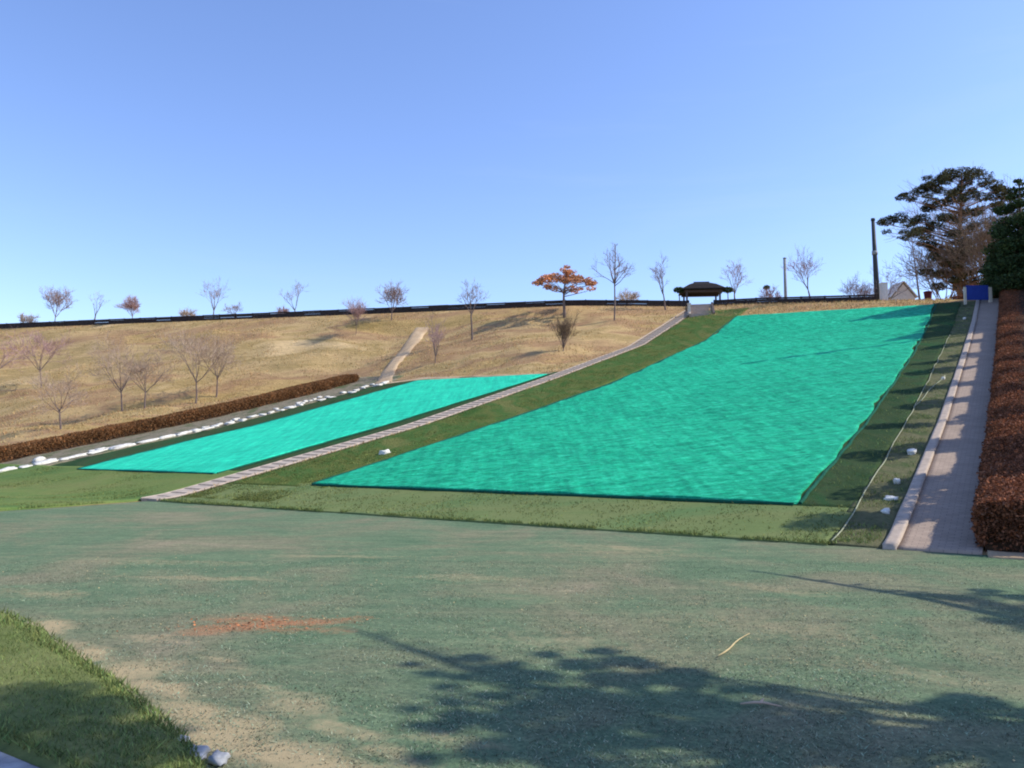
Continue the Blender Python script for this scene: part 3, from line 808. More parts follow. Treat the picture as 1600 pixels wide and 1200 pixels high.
T('bare_tree', 'bare tree leaning left with steep branches beside the pavilion', 1040, 484, 392, 22, 'twig', None, G2, **{**VASE, 'lean': (-.18, 0), 'spread': 16, 'fork': .35})
T('pink_bush', 'pinkish bush poking over the fence left of the brown crowned tree', 556, 522, 460, 23, 'twig_pink', None, None, 'bush', **{**BUSH, 'spread': 22, 'fork': .3})
T('bare_tree', 'tree with dense brown lopsided crown above the fence near the dirt trail', 612, 500, 436, 24, 'twig', None, G2, **{**RND, 'fork': .28, 'lean': (-.05, 0)})
T('bare_tree', 'bare tree with dark bunched crown, leftmost large one on the skyline', 82, 0, 442, 25, 'twig', 1.2, G2, **{**RND, 'spread': 36})
T('bare_tree', 'thin forked bare tree between the two pinkish crowns at the left skyline', 143, 0, 455, 26, 'twig', 1.6, G2, **{**VASE, 'limbs': 3, 'kids': (3, 3, 2), 'lean': (.12, 0)})
T('bare_tree', 'small bare tree with a neat round pinkish crown on the left skyline', 204, 0, 456, 27, 'twig_pink', 1.0, G2, **{**RND, 'kids': (7, 6, 5), 'spread': 34, 'fork': .35})
T('bare_tree', 'vase shaped bare tree on the skyline above the saplings', 330, 0, 428, 28, 'twig', 1.0, G2, **VASE)
T('bare_tree', 'low faint bare tree right of the vase shaped one above the saplings', 365, 0, 468, 29, 'twig', 2.0, G2, **SPRD)
T('bare_tree', 'bare tree forking in a clear wide V on the skyline', 459, 0, 436, 30, 'twig', 1.0, G2, **{**VASE, 'limbs': 4, 'spread': 36, 'fork': .22})
T('orange_bush', 'orange brown bush beyond the fence at the far left', 34, 0, 484, 31, 'twig_tan', .8, G3, 'bush', **BUSH)
T('pale_bush', 'pale beige bush beyond the fence left of the vase shaped tree', 288, 0, 478, 32, 'twig_tan', 1.5, G3, 'bush', **BUSH)
T('pale_bush', 'pale beige bush beyond the fence between the thin tree and the leaning tree', 986, 0, 444, 33, 'twig_tan', 1.5, G3, 'bush', **BUSH)
T('pale_bush', 'tiny pale bush beyond the fence below the V shaped tree', 440, 0, 474, 38, 'twig_pink', 2.0, G3, 'bush', **BUSH)
T('bare_tree', 'slender vase shaped bare tree just right of the pavilion', 1152, 0, 402, 34, 'twig_pink', 1.5, G2, **VASE)
T('bare_tree', 'broad fan shaped bare tree between the thin grey pole and the dark pole', 1270, 0, 380, 35, 'twig_pink', .8, G2, **{**VASE, 'kids': (5, 5, 3)})
T('grey_bush', 'grey twiggy bush at the foot of the dark pole', 1345, 0, 422, 36, 'twig', 2.5, G3, 'bush', **BUSH)
T('bare_tree', 'faint bare tree rising behind the small cream shed', 1392, 0, 398, 37, 'twig', 6.0, G2, **SPRD)
T('pink_bush', 'small pinkish bush at the foot of the thin grey pole', 1207, 0, 441, 39, 'twig_pink', 1.5, G3, 'bush', **BUSH)

# leafy things
def clump_leaves(centers, radii, per, size, flatz=.45, r=None):
    out = []
    for c, rad in zip(centers, radii):
        n = int(per * rng.uniform(.7, 1.3)); q = rng.normal(size=(n, 3)); q /= np.linalg.norm(q, axis=1)[:, None]
        q *= rng.uniform(.25, 1, n)[:, None] ** .6 * rad; q[:, 2] *= flatz
        out.append(np.asarray(c) + q)
    return np.concatenate(out)

def leafy_tree(name, label, base, H, r0, pads, per, size, mat, bark, seed, lean=(0, 0), flatz=.45, group=None, aspect=.35, tvar=.45, cat='tree', kink=.25):
    """pads: list of (x, y, z, radius) in tree space; a limb runs from the trunk to each pad"""
    r = random.Random(seed); root = empty(name, base, label, cat, group)
    tk = MB(); n = 10; pts = []; rads = []
    for i in range(n + 1):
        t = i / n; pts.append(Vector((lean[0] * H * t + kink * math.sin(t * 5 + seed) * t * .6, lean[1] * H * t + kink * math.cos(t * 4 + seed) * t * .6, H * t - .15 * (i == 0)))); rads.append(r0 * (1.15 - .95 * t))
    tk.tube(pts, rads, 9)
    for (x, y, z, rad) in pads:
        zz = min(H * .97, max(H * .2, z - .30 * math.hypot(x - lean[0] * z, y - lean[1] * z) - .1)); t = zz / H * n; j = min(n - 1, int(t)); a = pts[j].lerp(pts[j + 1], t - j)
        e = Vector((x, y, z - rad * .12)); m1 = a.lerp(e, .5) + Vector((0, 0, .12 * (e - a).length)) * r.uniform(-.3, .8) + rvec(r) * .1
        rr_ = max(.015, rads[j] * .42)
        tk.tube([a, a.lerp(m1, .5) + rvec(r) * .05, m1, m1.lerp(e, .6) + rvec(r) * .06, e], [rr_, rr_ * .85, rr_ * .65, rr_ * .45, rr_ * .2], 5)
        for k in range(5):
            d = rvec(r); d.z *= .35; s0 = m1.lerp(e, r.uniform(.3, 1)); tk.tube([s0, s0 + d * rad * .8], [rr_ * .25, .006], 3, False)
    tk.build('trunk', bark, root, True)
    C = clump_leaves([p[:3] for p in pads], [p[3] for p in pads], 1, 1) if False else np.concatenate([clump_leaves([p[:3]], [p[3]], per * (p[3] ** 1.6), 1, flatz) for p in pads])
    Vl, Fl, tl = leaf_quads(C, size, aspect, .25, None, tvar)
    link_mesh('crown', arr_mesh('crown', Vl, Fl, tl), mat, root)
    return root

# red leaved umbrella tree
p = pos(*cast(882, 496)); r = random.Random(5)
H = CAM_H + (YH - 408) / F * p.y - p.z
pads = []
for i in range(34):
    a = r.uniform(0, 2 * PI); q = math.sqrt(r.random()); x = 2.75 * q * math.cos(a); y = 2.4 * q * math.sin(a)
    pads.append((x, y, H * (.60 + .28 * (1 - q)) + r.uniform(-.2, .2) - .10 * x * .3, r.uniform(.38, .62)))
pads += [(.2, 0, H * .93, .35), (.3, 0, H * .84, .5)]
leafy_tree('red_tree', 'umbrella shaped tree with rusty red leaves standing over the fence', p, H * .85, .13, pads, 330, .10, M['red_leaf'], M['bark'], 3, (0, 0), .45, None, .6)

# pine cluster at the top right
def from_px(px, py, y):
    """tree-space point that sits on picture point px,py at depth y"""
    r_ = pray(px, py); t = y / r_[1]; return Vector((r_[0] * t, y, CAM_H + r_[2] * t))
Dp = 78.0
bp = from_px(1496, 470, Dp); ub, vb = uv_of(bp.x, bp.y); bp.z = float(HZ(ub, vb))
def pads_px(lst, base, depth, rr_, dj=1.2):
    out = []
    for (px, py, rad) in lst:
        q = from_px(px, py, depth + rr_.uniform(-dj, dj)) - base; out.append((q.x, q.y, q.z, rad * depth / F))
    return out
rp = random.Random(8)
pl = [(1388, 345, 16), (1405, 340, 16), (1378, 348, 9), (1420, 348, 15), (1440, 342, 16), (1408, 308, 10), (1425, 304, 14), (1440, 297, 15), (1455, 288, 16),
      (1470, 280, 17), (1485, 274, 18), (1502, 270, 18), (1520, 270, 18), (1538, 276, 16), (1552, 288, 15), (1565, 298, 14), (1576, 310, 13), (1430, 365, 14), (1445, 360, 15), (1462, 352, 15),
      (1452, 325, 14), (1470, 318, 14), (1490, 312, 15), (1512, 306, 14), (1535, 308, 14), (1556, 322, 14), (1480, 340, 14), (1500, 336, 15), (1522, 332, 14), (1545, 345, 14), (1440, 380, 10), (1415, 372, 8),
      (1490, 366, 14), (1512, 360, 13), (1535, 368, 13), (1460, 392, 9), (1476, 388, 11), (1560, 365, 12), (1385, 362, 8), (1500, 392, 11), (1480, 410, 13), (1470, 430, 12), (1462, 402, 8)]
pl += [(rp.uniform(1440, 1575), rp.uniform(275, 430), rp.uniform(8, 14)) for _ in range(44)]
pl += [(rp.uniform(1455, 1580), rp.uniform(370, 450), rp.uniform(9, 15)) for _ in range(30)]
pl += [(a + rp.uniform(-12, 12), b_ + rp.uniform(-6, 10), c * .6) for a, b_, c in pl[4:34]]
Hp = from_px(1510, 268, Dp).z - bp.z
leafy_tree('pine_tree', 'large spreading pine with layered dark branches at the top right', bp, Hp * .97, .27, pads_px(pl, bp, Dp, rp, 2.2), 420, .15, M['pine'], M['bark_pine'], 2, (.06, 0), .5, None, .28, .5)
# second leaning slim pine to its left
b2 = from_px(1441, 465, 74); u2, v2 = uv_of(b2.x, b2.y); b2.z = float(HZ(u2, v2))
q2 = from_px(1424, 372, 74) - b2
leafy_tree('slim_pine', 'slim pine with a thin bare leaning trunk left of the large pine', b2, q2.z, .11, pads_px([(1424, 366, 10), (1434, 358, 12), (1412, 362, 9), (1444, 372, 9), (1420, 352, 8)], b2, 74, rp, .8), 320, .12, M['pine'], M['bark'], 4, (q2.x / q2.z, 0), .4, None, .3, .45, 'tree', .05)
# bare tree behind and twiggy brown trees inside the cluster
for px, tp, dep, sd, mt_, lab in ((1505, 246, 88, 51, 'twig', 'tall bare tree whose twigs fan out above the large pine'),
                              (1545, 300, 70, 52, 'twig_brown', 'brown twiggy tree between the large pine and the dark conifer'),
                              (1478, 330, 84, 53, 'twig_brown', 'brown twiggy tree behind the left half of the large pine'),
                              (1522, 330, 76, 54, 'twig_brown', 'brown twiggy tree directly behind the blue panel')):
    b_ = from_px(px, 470, dep); b_.z = float(HZ(*uv_of(b_.x, b_.y))); Hh = from_px(px, tp, dep).z - b_.z
    tk, tw, tips = grow_tree(random.Random(sd), Hh, **{**RND, 'fork': .28, 'spread': 30, 'kids': (7, 6, 4), 'r0': .2, 'twig_r': .022})
    mz = max(q[2] for q in tw.v); sc = Hh / mz
    root = empty('bare_tree', b_, lab, 'tree')
    for mb_, nm, mm in ((tk, 'trunk', M['bark']), (tw, 'crown', M[mt_])):
        mb_.v = [(a * sc, b * sc, c * sc) for a, b, c in mb_.v]; mb_.build(nm, mm, root)
# shrubs under the pines
def shrub(name, label, px, py, dep, w, h, mat, seed, per=900, size=.09, cat='shrub', stem=0.0):
    b_ = from_px(px, py, dep); b_.z = float(HZ(*uv_of(b_.x, b_.y))); r = random.Random(seed)
    root = empty(name, b_, label, cat)
    pads = [(r.uniform(-.4, .4) * w, r.uniform(-.35, .35) * w, stem + h * r.uniform(.25, .8), r.uniform(.22, .36) * min(w, h * 1.3)) for _ in range(16)]
    tk = MB()
    for q in pads: tk.tube([(0, 0, -.1), (q[0] * .3, q[1] * .3, q[2] * .5), q[:3]], [.05, .03, .01], 5)
    tk.build('stems', M['bark'], root)
    C = np.concatenate([clump_leaves([q[:3]], [q[3]], per * q[3] ** 1.3, 1, .85) for q in pads])
    Vl, Fl, tl = leaf_quads(C, size, .6, .1); link_mesh('foliage', arr_mesh('foliage', Vl, Fl, tl), mat, root); return root
shrub('evergreen_shrub', 'dark evergreen shrub under the left side of the large pine', 1462, 462, 72, 2.0, 2.2, M['conifer'], 1)
shrub('brown_shrub', 'reddish brown shrub under the middle of the large pine', 1490, 462, 70, 2.6, 2.6, M['brown_leaf'], 2)
shrub('green_shrub', 'low dull green shrub in front of the cream shed', 1408, 0, 68.5, 1.6, .55, M['pine'], 3) if False else None
shrub('evergreen_shrub', 'dark evergreen shrub just right of the blue panel', 1572, 470, 58, 2.2, 2.4, M['conifer'], 4)
shrub('brown_shrub', 'brown shrub right behind the blue panel', 1540, 462, 64, 2.4, 2.6, M['brown_leaf'], 6)

def cone_conifer(name, label, base, H, rad, seed, per=260, size=.10, mat='conifer', group=None, z0=.12):
    r = random.Random(seed); pads = []
    nlev = max(6, int(H / .5))
    for i in range(nlev):
        t = z0 + (1 - z0) * i / (nlev - 1); R_ = rad * (1 - t) ** .75 + .15; k = max(2, int(7 * (1 - t)) + 2)
        for j in range(k):
            a = 2 * PI * (j + r.random()) / k; q = R_ * r.uniform(.55, .95)
            pads.append((q * math.cos(a), q * math.sin(a), H * t - .15 * q + r.uniform(-.2, .2), R_ * .40 + .24))
    return leafy_tree(name, label, base, H * .98, H * .018 + .04, pads, per, size, M[mat], M['bark'], seed, (0, 0), .5, group, .45, .45, 'tree', .05)
def groundpos(x, y):
    u_, v_ = uv_of(x, y); return Vector((x, y, float(HZ(u_, v_))))
q = from_px(1600, 460, 56); cone_conifer('conifer', 'dense dark green conifer cut by the right frame edge', groundpos(q.x, q.y), from_px(1600, 285, 56).z - groundpos(q.x, q.y).z, 2.9, 61, 620, .11)
q = from_px(1650, 460, 60); cone_conifer('conifer', 'second dense dark conifer beyond the right frame edge', groundpos(q.x, q.y), 6.2, 2.0, 62, 380, .12)

# slender trees outside the frame on the right whose shadows band the path
GT = 'slender trees behind the right hedge'
tv_list = [(4.6, 23.4, 7.0, 1.3), (4.9, 25.4, 7.0, 1.2), (4.5, 29.6, 7.0, .9), (4.7, 33.6, 7.2, .75), (4.3, 36.8, 6.8, .7), (4.8, 40.6, 7.4, .75), (4.4, 44.6, 7.0, .8), (4.7, 48.0, 7.2, .8), (4.7, 52.5, 7.4, .9),
           (4.4, 57.5, 8.0, 1.5), (4.2, 60.5, 6.9, 1.6), (4.5, 63.5, 6.9, 1.6), (3.6, 59, 6.2, 1.4), (3.6, 64, 6.2, 1.4)]
for i, (uu, vv, hh, cr) in enumerate(tv_list):
    r = random.Random(100 + i); pads = []
    n_ = 14 if cr < 1.0 else (22 if cr < 1.4 else 40)
    for k in range(n_):
        a = r.uniform(0, 2 * PI); z_ = hh * r.uniform(.48, 1.0); q_ = cr * math.sqrt(r.random()) * (1.15 - .5 * (z_ / hh))
        pads.append((q_ * math.cos(a), q_ * math.sin(a), z_, .34 + .28 * cr * r.random()))
    leafy_tree('slender_tree', 'slender green tree standing behind the wide hedge right of the path', pos(uu, vv), hh * .97, .09 + .03 * cr, pads, 800, .085, M['broad_leaf'], M['bark'], 100 + i, (0, 0), .7, GT, .5)
r = random.Random(77)
pads = [(r.uniform(-.5, .5), r.uniform(-.2, .2), z_, .32) for z_ in np.linspace(10.5, 15, 8)]
leafy_tree('tall_tree', 'tall narrow tree rising above the slender trees right of the path', pos(5.6, 56.5), 15, .2, pads, 260, .10, M['broad_leaf'], M['bark'], 78, (0, 0), .6, None, .5)

# big trees beside the camera on the right, out of frame; the sun throws their crowns on the foreground
LK = 1 / math.tan(SUN_ELEV)
def shadow_pads(base, lst):
    """crown pads given by where their shade falls on the flat ground (picture points) """
    out = []
    for (px, py, rad) in lst:
        x, y = gpt(px, py); z = (base[0] - x + 0.0) / (LK + 0.0)
        # keep the pad near the stem: place it between the stem and the shade along the sun's path
        out.append((x, y, z, rad))
    return out
def shade_tree(name, label, bx, by, shade, off, per, size, seed, H, r0=.24, tvar=.45):
    """off: horizontal distance of each pad from the stem toward -x .. +x (random), height follows from the sun's elevation"""
    r = random.Random(seed); pads = []
    for (px, py, rad) in shade:
        x, y = gpt(px, py); dx = r.uniform(*off)
        z = (bx + dx - x) / LK
        pads.append((dx, y - by, z, rad))
    return leafy_tree(name, label, (bx, by, 0), H, r0, pads, per, size, M['pine'], M['bark_pine'], seed, (0, 0), .5, None, .26, tvar)
sh = []
rs = random.Random(21)
for k in range(84):
    px = rs.uniform(880, 1700); py = rs.uniform(1045, 1300)
    edge_y = np.interp(px, [700, 800, 950, 1050, 1150, 1250, 1350, 1450, 1550, 1700], [1080, 1040, 1030, 1040, 1055, 1075, 1095, 1090, 1080, 1090])
    if py < edge_y + 12: py = edge_y + 12 + rs.uniform(0, 40)
    sh.append((px, py, rs.uniform(.10, .21)))
sh += [(740, 1030, .16), (770, 1050, .22), (830, 1060, .22), (850, 1025, .12), (900, 1040, .2), (940, 1020, .14), (970, 1035, .18), (690, 1140, .12), (640, 1040, .07), (670, 1055, .09), (720, 1060, .10), (800, 1040, .12), (640, 1110, .08), (700, 1100, .10), (760, 1090, .12), (820, 1150, .14), (920, 1150, .18), (980, 1110, .2), (1100, 1100, .2), (1080, 1150, .22), (1160, 1170, .22), (1230, 1140, .2), (720, 1125, .16), (780, 1130, .2), (830, 1110, .2), (690, 1075, .08),
       (760, 1180, .18), (860, 1180, .24), (1000, 1040, .16), (650, 1135, .08), (880, 1090, .22), (1050, 1060, .18), (660, 1190, .12)]
shade_tree('pine_tree', 'big pine beside the camera on the right casting the foreground shadow', 12.5, 5.6, sh, (-2.0, 2.0), 2300, .085, 31, 10.6, .26)
# a long bare bough of the same shade: part of a leafless tree next to it
sh2 = [(1400, 925, .10), (1440, 930, .2), (1480, 935, .25), (1520, 940, .28), (1560, 950, .3), (1600, 960, .32), (1640, 950, .3), (1540, 925, .2), (1590, 935, .22), (1680, 970, .34), (1560, 972, .2), (1620, 985, .26), (1340, 915, .07), (1290, 908, .05), (1240, 902, .05)]
shade_tree('pine_tree', 'smaller pine on the right behind the big pine', 16.5, 10.6, sh2, (-1.2, 1.2), 1500, .08, 32, 9.5, .14)
sh3 = [(40, 1130, .42), (110, 1130, .36), (160, 1120, .3), (10, 1100, .3), (60, 1170, .4), (140, 1170, .3), (210, 1160, .25), (250, 1150, .2), (-40, 1130, .5), (-30, 1180, .5), (200, 1190, .3), (280, 1190, .2), (90, 1095, .2), (100, 1210, .4), (-80, 1150, .5)]
shade_tree('pine_tree', 'tall slim pine on the right, nearest the camera', 10.6, 4.6, sh3, (-.8, .8), 900, .08, 33, 16.5, .24)
# leafless boughs that throw the two thin spikes
def bough_tree(name, label, bx, by, spikes, seed, H):
    tk = MB(); r = random.Random(seed)
    tk.tube([(0, 0, -.2), (.05, 0, H * .35), (-.1, .1, H * .7), (0, .05, H)], [.16, .13, .08, .02], 8)
    for (ax, ay, bx2, by2, rad) in spikes:
        xa, ya = gpt(ax, ay); xb, yb = gpt(bx2, by2)
        za = (bx - .3 - xa) / LK; zb = (bx - .8 - xb) / LK
        a = Vector((-.3, ya - by, za)); c = Vector((-.8, yb - by, zb)); root_ = Vector((0, 0, min(H * .95, za * .8)))
        tk.tube([root_, root_.lerp(a, .6) + rvec(r) * .1, a, a.lerp(c, .5) + rvec(r) * .05, c], [rad * 1.6, rad * 1.3, rad, rad * .7, rad * .25], 5)
        for k in range(5):
            s0 = a.lerp(c, r.uniform(.1, .9)); tk.tube([s0, s0 + (c - a) * .12 + rvec(r) * .25], [rad * .3, .006], 4, False)
    root = empty(name, (bx, by, 0), label, 'tree'); tk.build('trunk', M['bark'], root); return root
bough_tree('leafless_tree', 'leafless tree with long bare boughs between the big pines on the right', 13.6, 5.4, [(800, 1070, 545, 984, .075), (700, 1030, 650, 1000, .02), (900, 1080, 610, 1052, .045), (880, 1120, 620, 1082, .04), (1440, 936, 1170, 892, .07)], 5, 11.0)

# ------------------------------------------------------------------ fence along the crest
def fence(label, px0, px1, gap=1.9):
    cols = np.linspace(px0, px1, 120); uvs = [crest_at(c, .25) for c in cols]
    P3 = [pos(*q) for q in uvs]
    root = empty('hilltop_fence', P3[0], label, 'fence')
    # resample by length
    d = np.cumsum([0] + [(P3[i + 1] - P3[i]).length for i in range(len(P3) - 1)])
    nn = int(d[-1] / gap); S = np.linspace(0, d[-1], nn + 1)
    A = np.array([tuple(p) for p in P3]); Q = np.stack([np.interp(S, d, A[:, k]) for k in range(3)], -1)
    mb_p = MB(); mb_p.box((0, 0, .22), (.12, .12, .70)); post = mb_p.build('post', M['fence'], root)
    for i, q in enumerate(Q):
        o = post if i == 0 else post.copy()
        if i: COL.objects.link(o); o.parent = root
        o.location = Vector(q) - root.location; o.rotation_euler = (random.uniform(-.03, .03), random.uniform(-.03, .03), 0)
    for zc, hh in ((.07, .26), (.30, .20), (.47, .14)):
        mb = MB()
        for i in range(nn):
            a = Vector(Q[i]) - root.location; c = Vector(Q[i + 1]) - root.location; dd = c - a; L = dd.length; ax = dd.normalized(); sd = ax.cross(Z).normalized()
            mb.box((a + c) / 2 + Z * (zc + random.uniform(-.02, .02)) + sd * .081, (L * .985, .035, hh), (ax, sd, Z))
        mb.build('rail', M['fence'], root)
    return root
fence('long dark low board fence along the hilltop left of the pavilion', -60, 1078)
fence('dark low board fence along the hilltop from the pavilion to the dark pole', 1118, 1372)

# ------------------------------------------------------------------ pavilion
Dv = 77.0
pc = from_px(1096, 450, Dv); bz = float(HZ(*uv_of(pc.x, pc.y))); pv = empty('pavilion', (pc.x, pc.y, bz), 'small open pavilion with a dark hipped roof at the head of the stairs', 'pavilion', None, R(-6))
eave = from_px(1096, 456.5, Dv).z - bz; apex = from_px(1096, 441, Dv).z - bz
W2, D2 = 2.05, 1.75
mb = MB()
e0 = eave; ov = [(-W2, -D2), (W2, -D2), (W2, D2), (-W2, D2)]
vs = [(x, y, e0) for x, y in ov] + [(x, y, e0 + .09) for x, y in ov] + [(x * .62, y * .6, e0 + (apex - e0) * .62) for x, y in ov] + [(x * .34, y * .10, apex - .06) for x, y in ov]
fs = [(3, 2, 1, 0)]
for k in range(3):
    for i in range(4): fs.append((k * 4 + i, k * 4 + (i + 1) % 4, (k + 1) * 4 + (i + 1) % 4, (k + 1) * 4 + i))
fs.append((12, 13, 14, 15)); mb.add(vs, fs); rf = mb.build('roof', M['roof'], pv)
mb = MB(); mb.tube([(-W2 * .36, 0, apex - .03), (W2 * .36, 0, apex - .03)], [.09, .09], 8); mb.build('ridge_cap', M['roof'], rf)
for sx in (-1, 1):
    for sy in (-1, 1):
        mb = MB(); mb.box((sx * 1.55, sy * 1.3, (e0 - .2) / 2), (.16, .16, e0 + .2)); mb.build('post', M['post'], pv)
for sy in (-1, 1):
    mb = MB(); mb.box((0, sy * 1.3, e0 - .12), (3.6, .13, .2)); mb.build('beam', M['post'], pv)
for sx in (-1, 1):
    mb = MB(); mb.box((sx * 1.28, 0, .42), (.42, 2.3, .08)); mb.box((sx * 1.45, 0, .2), (.08, 2.2, .36)); mb.build('bench', M['post'], pv)
mb = MB(); mb.box((0, 0, -.02), (4.2, 3.5, .12)); mb.build('floor', M['kerb'], pv)
# dark clipped shrubs on stems either side
for px, lab in ((1061, 'dark clipped round shrub on a stem touching the left eave of the pavilion'), (1137, 'dark clipped round shrub on a stem right of the pavilion')):
    b_ = from_px(px, 453, 76); zt = b_.z; b_.z = float(HZ(*uv_of(b_.x, b_.y)))
    root = empty('clipped_shrub', b_, lab, 'shrub', 'clipped shrubs beside the pavilion')
    mb = MB(); mb.tube([(0, 0, -.1), (.03, 0, .8), (0, 0, zt - b_.z)], [.06, .05, .04], 6); mb.build('stem', M['bark'], root)
    q = rng.normal(size=(900, 3)); q /= np.linalg.norm(q, axis=1)[:, None]; q *= rng.uniform(.5, 1, 900)[:, None] * np.array([.58, .5, .30]); q[:, 2] += zt - b_.z
    Vl, Fl, tl = leaf_quads(q, .07, .6); link_mesh('foliage', arr_mesh('foliage', Vl, Fl, tl), M['conifer'], root)

# ------------------------------------------------------------------ poles, shed, box, bin, blue panel
b_ = from_px(1371, 462, 68); b_.z = float(HZ(*uv_of(b_.x, b_.y))); tp = from_px(1364, 344, 68) - b_
lp = empty('dark_pole', b_, 'tall dark tapered pole left of the pine', 'pole')
mb = MB(); mb.tube([(0, 0, -.2), tp * .5, tp], [.26, .20, .14], 10); mb.build('shaft', M['pole'], lp, True)
mb = MB(); mb.tube([tp * .62, tp * .66], [.235, .235], 10); mb.build('band', M['pole_grey'], lp, True)
mb = MB(); mb.tube([tp * .995, tp * 1.02], [.19, .16], 10); mb.build('cap', M['pole'], lp, True)
b_ = from_px(1216, 0, 74); b_.z = float(HZ(*uv_of(b_.x, b_.y))); tp = from_px(1216, 404, 74) - b_; tp.x = .0
gp = empty('grey_pole', b_, 'short plain grey pole between the pavilion and the fan shaped tree', 'pole')
mb = MB(); mb.tube([(0, 0, -.2), (0, 0, tp.z)], [.15, .13], 10); mb.build('shaft', M['pole_grey'], gp, True)
mb = MB(); mb.tube([(0, 0, tp.z), (0, 0, tp.z + .08)], [.17, .15], 10); mb.build('cap', M['pole_grey'], gp, True)
mb = MB(); mb.box((0, 0, .1), (.5, .5, .5)); mb.build('base', M['kerb'], gp)
b_ = from_px(1198, 449, 74.5); zt = b_.z; b_.z = float(HZ(*uv_of(b_.x, b_.y)))
root = empty('clipped_shrub', b_, 'small dark round shrub left of the thin grey pole', 'shrub')
mb = MB(); mb.tube([(0, 0, -.1), (0, 0, zt - b_.z)], [.05, .04], 6); mb.build('stem', M['bark'], root)
q = rng.normal(size=(400, 3)); q /= np.linalg.norm(q, axis=1)[:, None]; q *= rng.uniform(.4, 1, 400)[:, None] * np.array([.35, .35, .24]); q[:, 2] += zt - b_.z
Vl, Fl, tl = leaf_quads(q, .06, .6); link_mesh('foliage', arr_mesh('foliage', Vl, Fl, tl), M['conifer'], root)

def on_ground(px, dep):
    q = from_px(px, 465, dep); q.z = float(HZ(*uv_of(q.x, q.y))); return q
b_ = on_ground(1381, 66); tz = from_px(1381, 443, 66).z - b_.z
wb = empty('white_cabinet', b_, 'small bright white cabinet at the foot of the dark pole', 'cabinet')
mb = MB(); mb.box((0, 0, tz / 2), (.50, .45, tz)); mb.build('body', M['white'], wb)
mb = MB(); mb.box((0, 0, tz + .02), (.56, .51, .05)); mb.build('lid', M['white'], wb)
mb = MB(); mb.box((0, -.235, tz * .5), (.36, .03, tz * .7)); mb.build('door', M['white'], wb)
b_ = on_ground(1404, 80); tz = from_px(1404, 441, 80).z - b_.z
sd = empty('garden_shed', b_, 'small cream shed with a gabled roof behind the dark pole', 'shed')
mb = MB(); hw, hd, he = 1.15, 1.0, tz * .66
mb.add([(-hw, -hd, -.2), (hw, -hd, -.2), (hw, hd, -.2), (-hw, hd, -.2), (-hw, -hd, he), (hw, -hd, he), (hw, hd, he), (-hw, hd, he), (0, -hd, tz * .93), (0, hd, tz * .93)],
       [(0, 1, 5, 8, 4), (2, 3, 7, 9, 6), (1, 2, 6, 5), (3, 0, 4, 7), (3, 2, 1, 0)]); mb.build('wall', M['cream'], sd)
for s in (-1, 1):
    mb = MB(); a = Vector((0, 0, tz * .97)); c = Vector((s * (hw + .2), 0, he - .06)); dd = (c - a); mid = (a + c) / 2; nrm = Vector((0, 1, 0)).cross(dd.normalized()); nrm = nrm if nrm.z > 0 else -nrm
    mb.box(mid + nrm * .05, (dd.length, 2 * hd + .4, .07), (dd.normalized(), Vector((0, 1, 0)), nrm)); mb.build('roof', M['cream'], sd)
mb = MB(); mb.box((.2, -hd - .02, .8), (.7, .04, 1.7)); mb.build('door', M['kerb'], sd)
b_ = on_ground(1450, 63); tz = from_px(1450, 455, 63).z - b_.z
bn = empty('litter_bin', b_, 'dark red bin at the top of the slope below the slim pine', 'bin')
mb = MB(); mb.tube([(0, 0, 0), (0, 0, .1), (0, 0, max(.5, tz) - .12)], [.24, .25, .30], 14); mb.build('body', M['darkred'], bn, False)
mb = MB(); mb.tube([(0, 0, max(.5, tz) - .12), (0, 0, max(.5, tz) - .06), (0, 0, max(.5, tz))], [.33, .33, .2], 14); mb.build('lid', M['darkred'], bn, False)

uu, vv = -1.5, 64.5
b_ = pos(uu, vv); dp = b_.y; tz = from_px(1527, 446, dp).z - b_.z; bt = from_px(1527, 474, dp).z - b_.z
x0 = from_px(1510, 460, dp).x - b_.x; x1 = from_px(1544, 460, dp).x - b_.x; cxm = (x0 + x1) / 2
bp_ = empty('blue_panel', b_, 'blue upright panel between two pale posts at the top of the paved path', 'panel')
mb = MB(); mb.box((cxm, 0, (tz + max(.25, bt)) / 2), (x1 - x0, .06, tz - max(.25, bt))); mb.build('board', M['blue'], bp_)
for k, xq in enumerate((x0 - .10, x1 + .14)):
    mb = MB(); mb.box((xq, 0, tz * .42), (.14 if k == 0 else .2, .14, tz * .95)); mb.build('post', M['pale_post'], bp_)
for zq in (max(.25, bt) + .12, tz - .12):
    mb = MB(); mb.box((cxm, .065, zq), (x1 - x0 + .3, .05, .08)); mb.build('crossbar', M['pole_grey'], bp_)

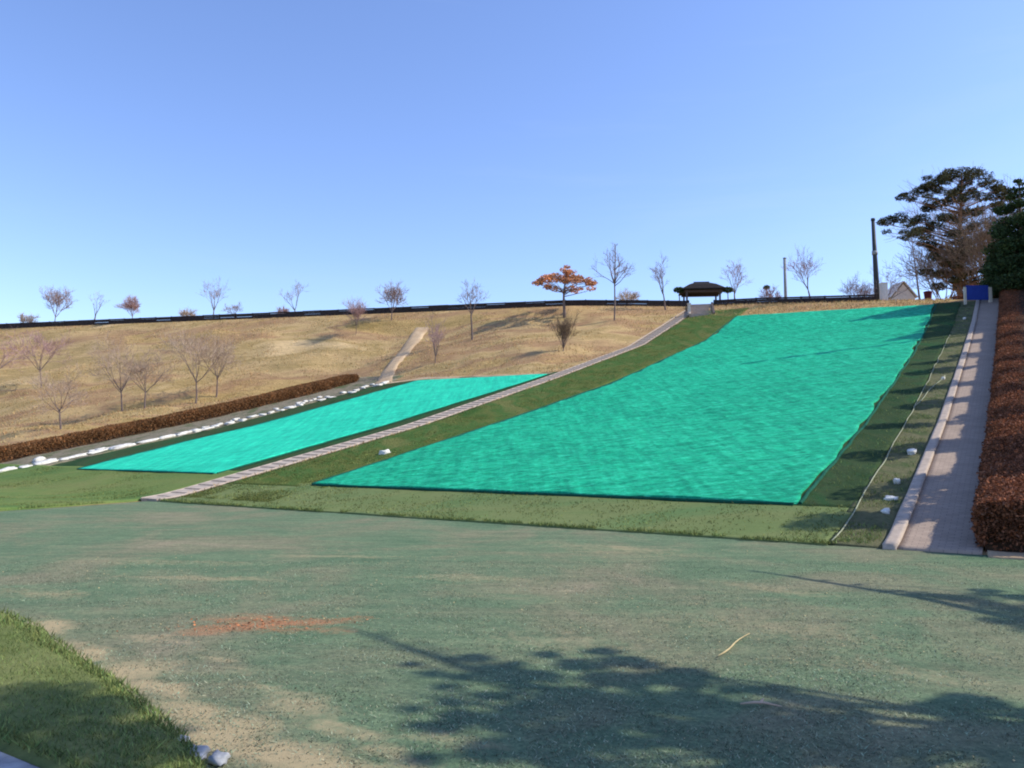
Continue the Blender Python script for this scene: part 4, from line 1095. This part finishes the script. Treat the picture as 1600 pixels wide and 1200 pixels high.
# ------------------------------------------------------------------ camera, sun, sky
cam = bpy.data.cameras.new('camera'); co = bpy.data.objects.new('camera', cam); COL.objects.link(co)
cam.sensor_width = 36; cam.lens = 36 * F / 1600; cam.clip_end = 4000; cam.clip_start = .05
co.location = (0, 0, CAM_H); co.rotation_euler = (PI / 2 + PITCH, 0, 0); scene.camera = co
sl = bpy.data.lights.new('sun', 'SUN'); so = bpy.data.objects.new('sun', sl); COL.objects.link(so)
sl.energy = 4.1; sl.angle = R(.4); sl.color = (1, .93, .80)
so.rotation_euler = (0, PI / 2 - SUN_ELEV, 0); so.location = (30, 0, 30)
w = bpy.data.worlds.new('World'); scene.world = w; w.use_nodes = True
nt = w.node_tree; bg = nt.nodes['Background']
sk = nt.nodes.new('ShaderNodeTexSky'); sk.sky_type = 'NISHITA'; sk.sun_disc = False
sk.sun_elevation = SUN_ELEV; sk.sun_rotation = R(90); sk.air_density = 1.0; sk.dust_density = .5; sk.ozone_density = 3.0; sk.altitude = 100
mixn = nt.nodes.new('ShaderNodeMix'); mixn.data_type = 'RGBA'; mixn.blend_type = 'MULTIPLY'; mixn.inputs[0].default_value = 1
mixn.inputs[7].default_value = (1.02, 1.03, 1.24, 1)
nt.links.new(sk.outputs[0], mixn.inputs[6]); 
tc = nt.nodes.new('ShaderNodeTexCoord'); mp = nt.nodes.new('ShaderNodeMapping'); mp.inputs['Scale'].default_value = (1.2, 2.0, 9.0); mp.inputs['Rotation'].default_value = (0, .12, 0)
nt.links.new(tc.outputs['Generated'], mp.inputs['Vector'])
cn = noise_node(nt, 1.3, 6, .6, mp.outputs['Vector'], .5)
cr = nt.nodes.new('ShaderNodeMapRange'); cr.inputs['From Min'].default_value = .5; cr.inputs['From Max'].default_value = .8; cr.inputs['To Max'].default_value = .16
nt.links.new(cn.outputs['Fac'], cr.inputs['Value'])
cm = nt.nodes.new('ShaderNodeMix'); cm.data_type = 'RGBA'; nt.links.new(cr.outputs[0], cm.inputs[0]); nt.links.new(mixn.outputs[2], cm.inputs[6]); cm.inputs[7].default_value = (3.2, 3.9, 5.2, 1)
nt.links.new(cm.outputs[2], bg.inputs['Color'])
bg.inputs['Strength'].default_value = .15
scene.view_settings.view_transform = 'Standard'; scene.view_settings.look = 'None'
scene.view_settings.exposure = 0.5; scene.view_settings.gamma = 1
scene.cycles.filter_width = 2.0
scene.cycles.max_bounces = 6; scene.cycles.diffuse_bounces = 3; scene.cycles.transparent_max_bounces = 4
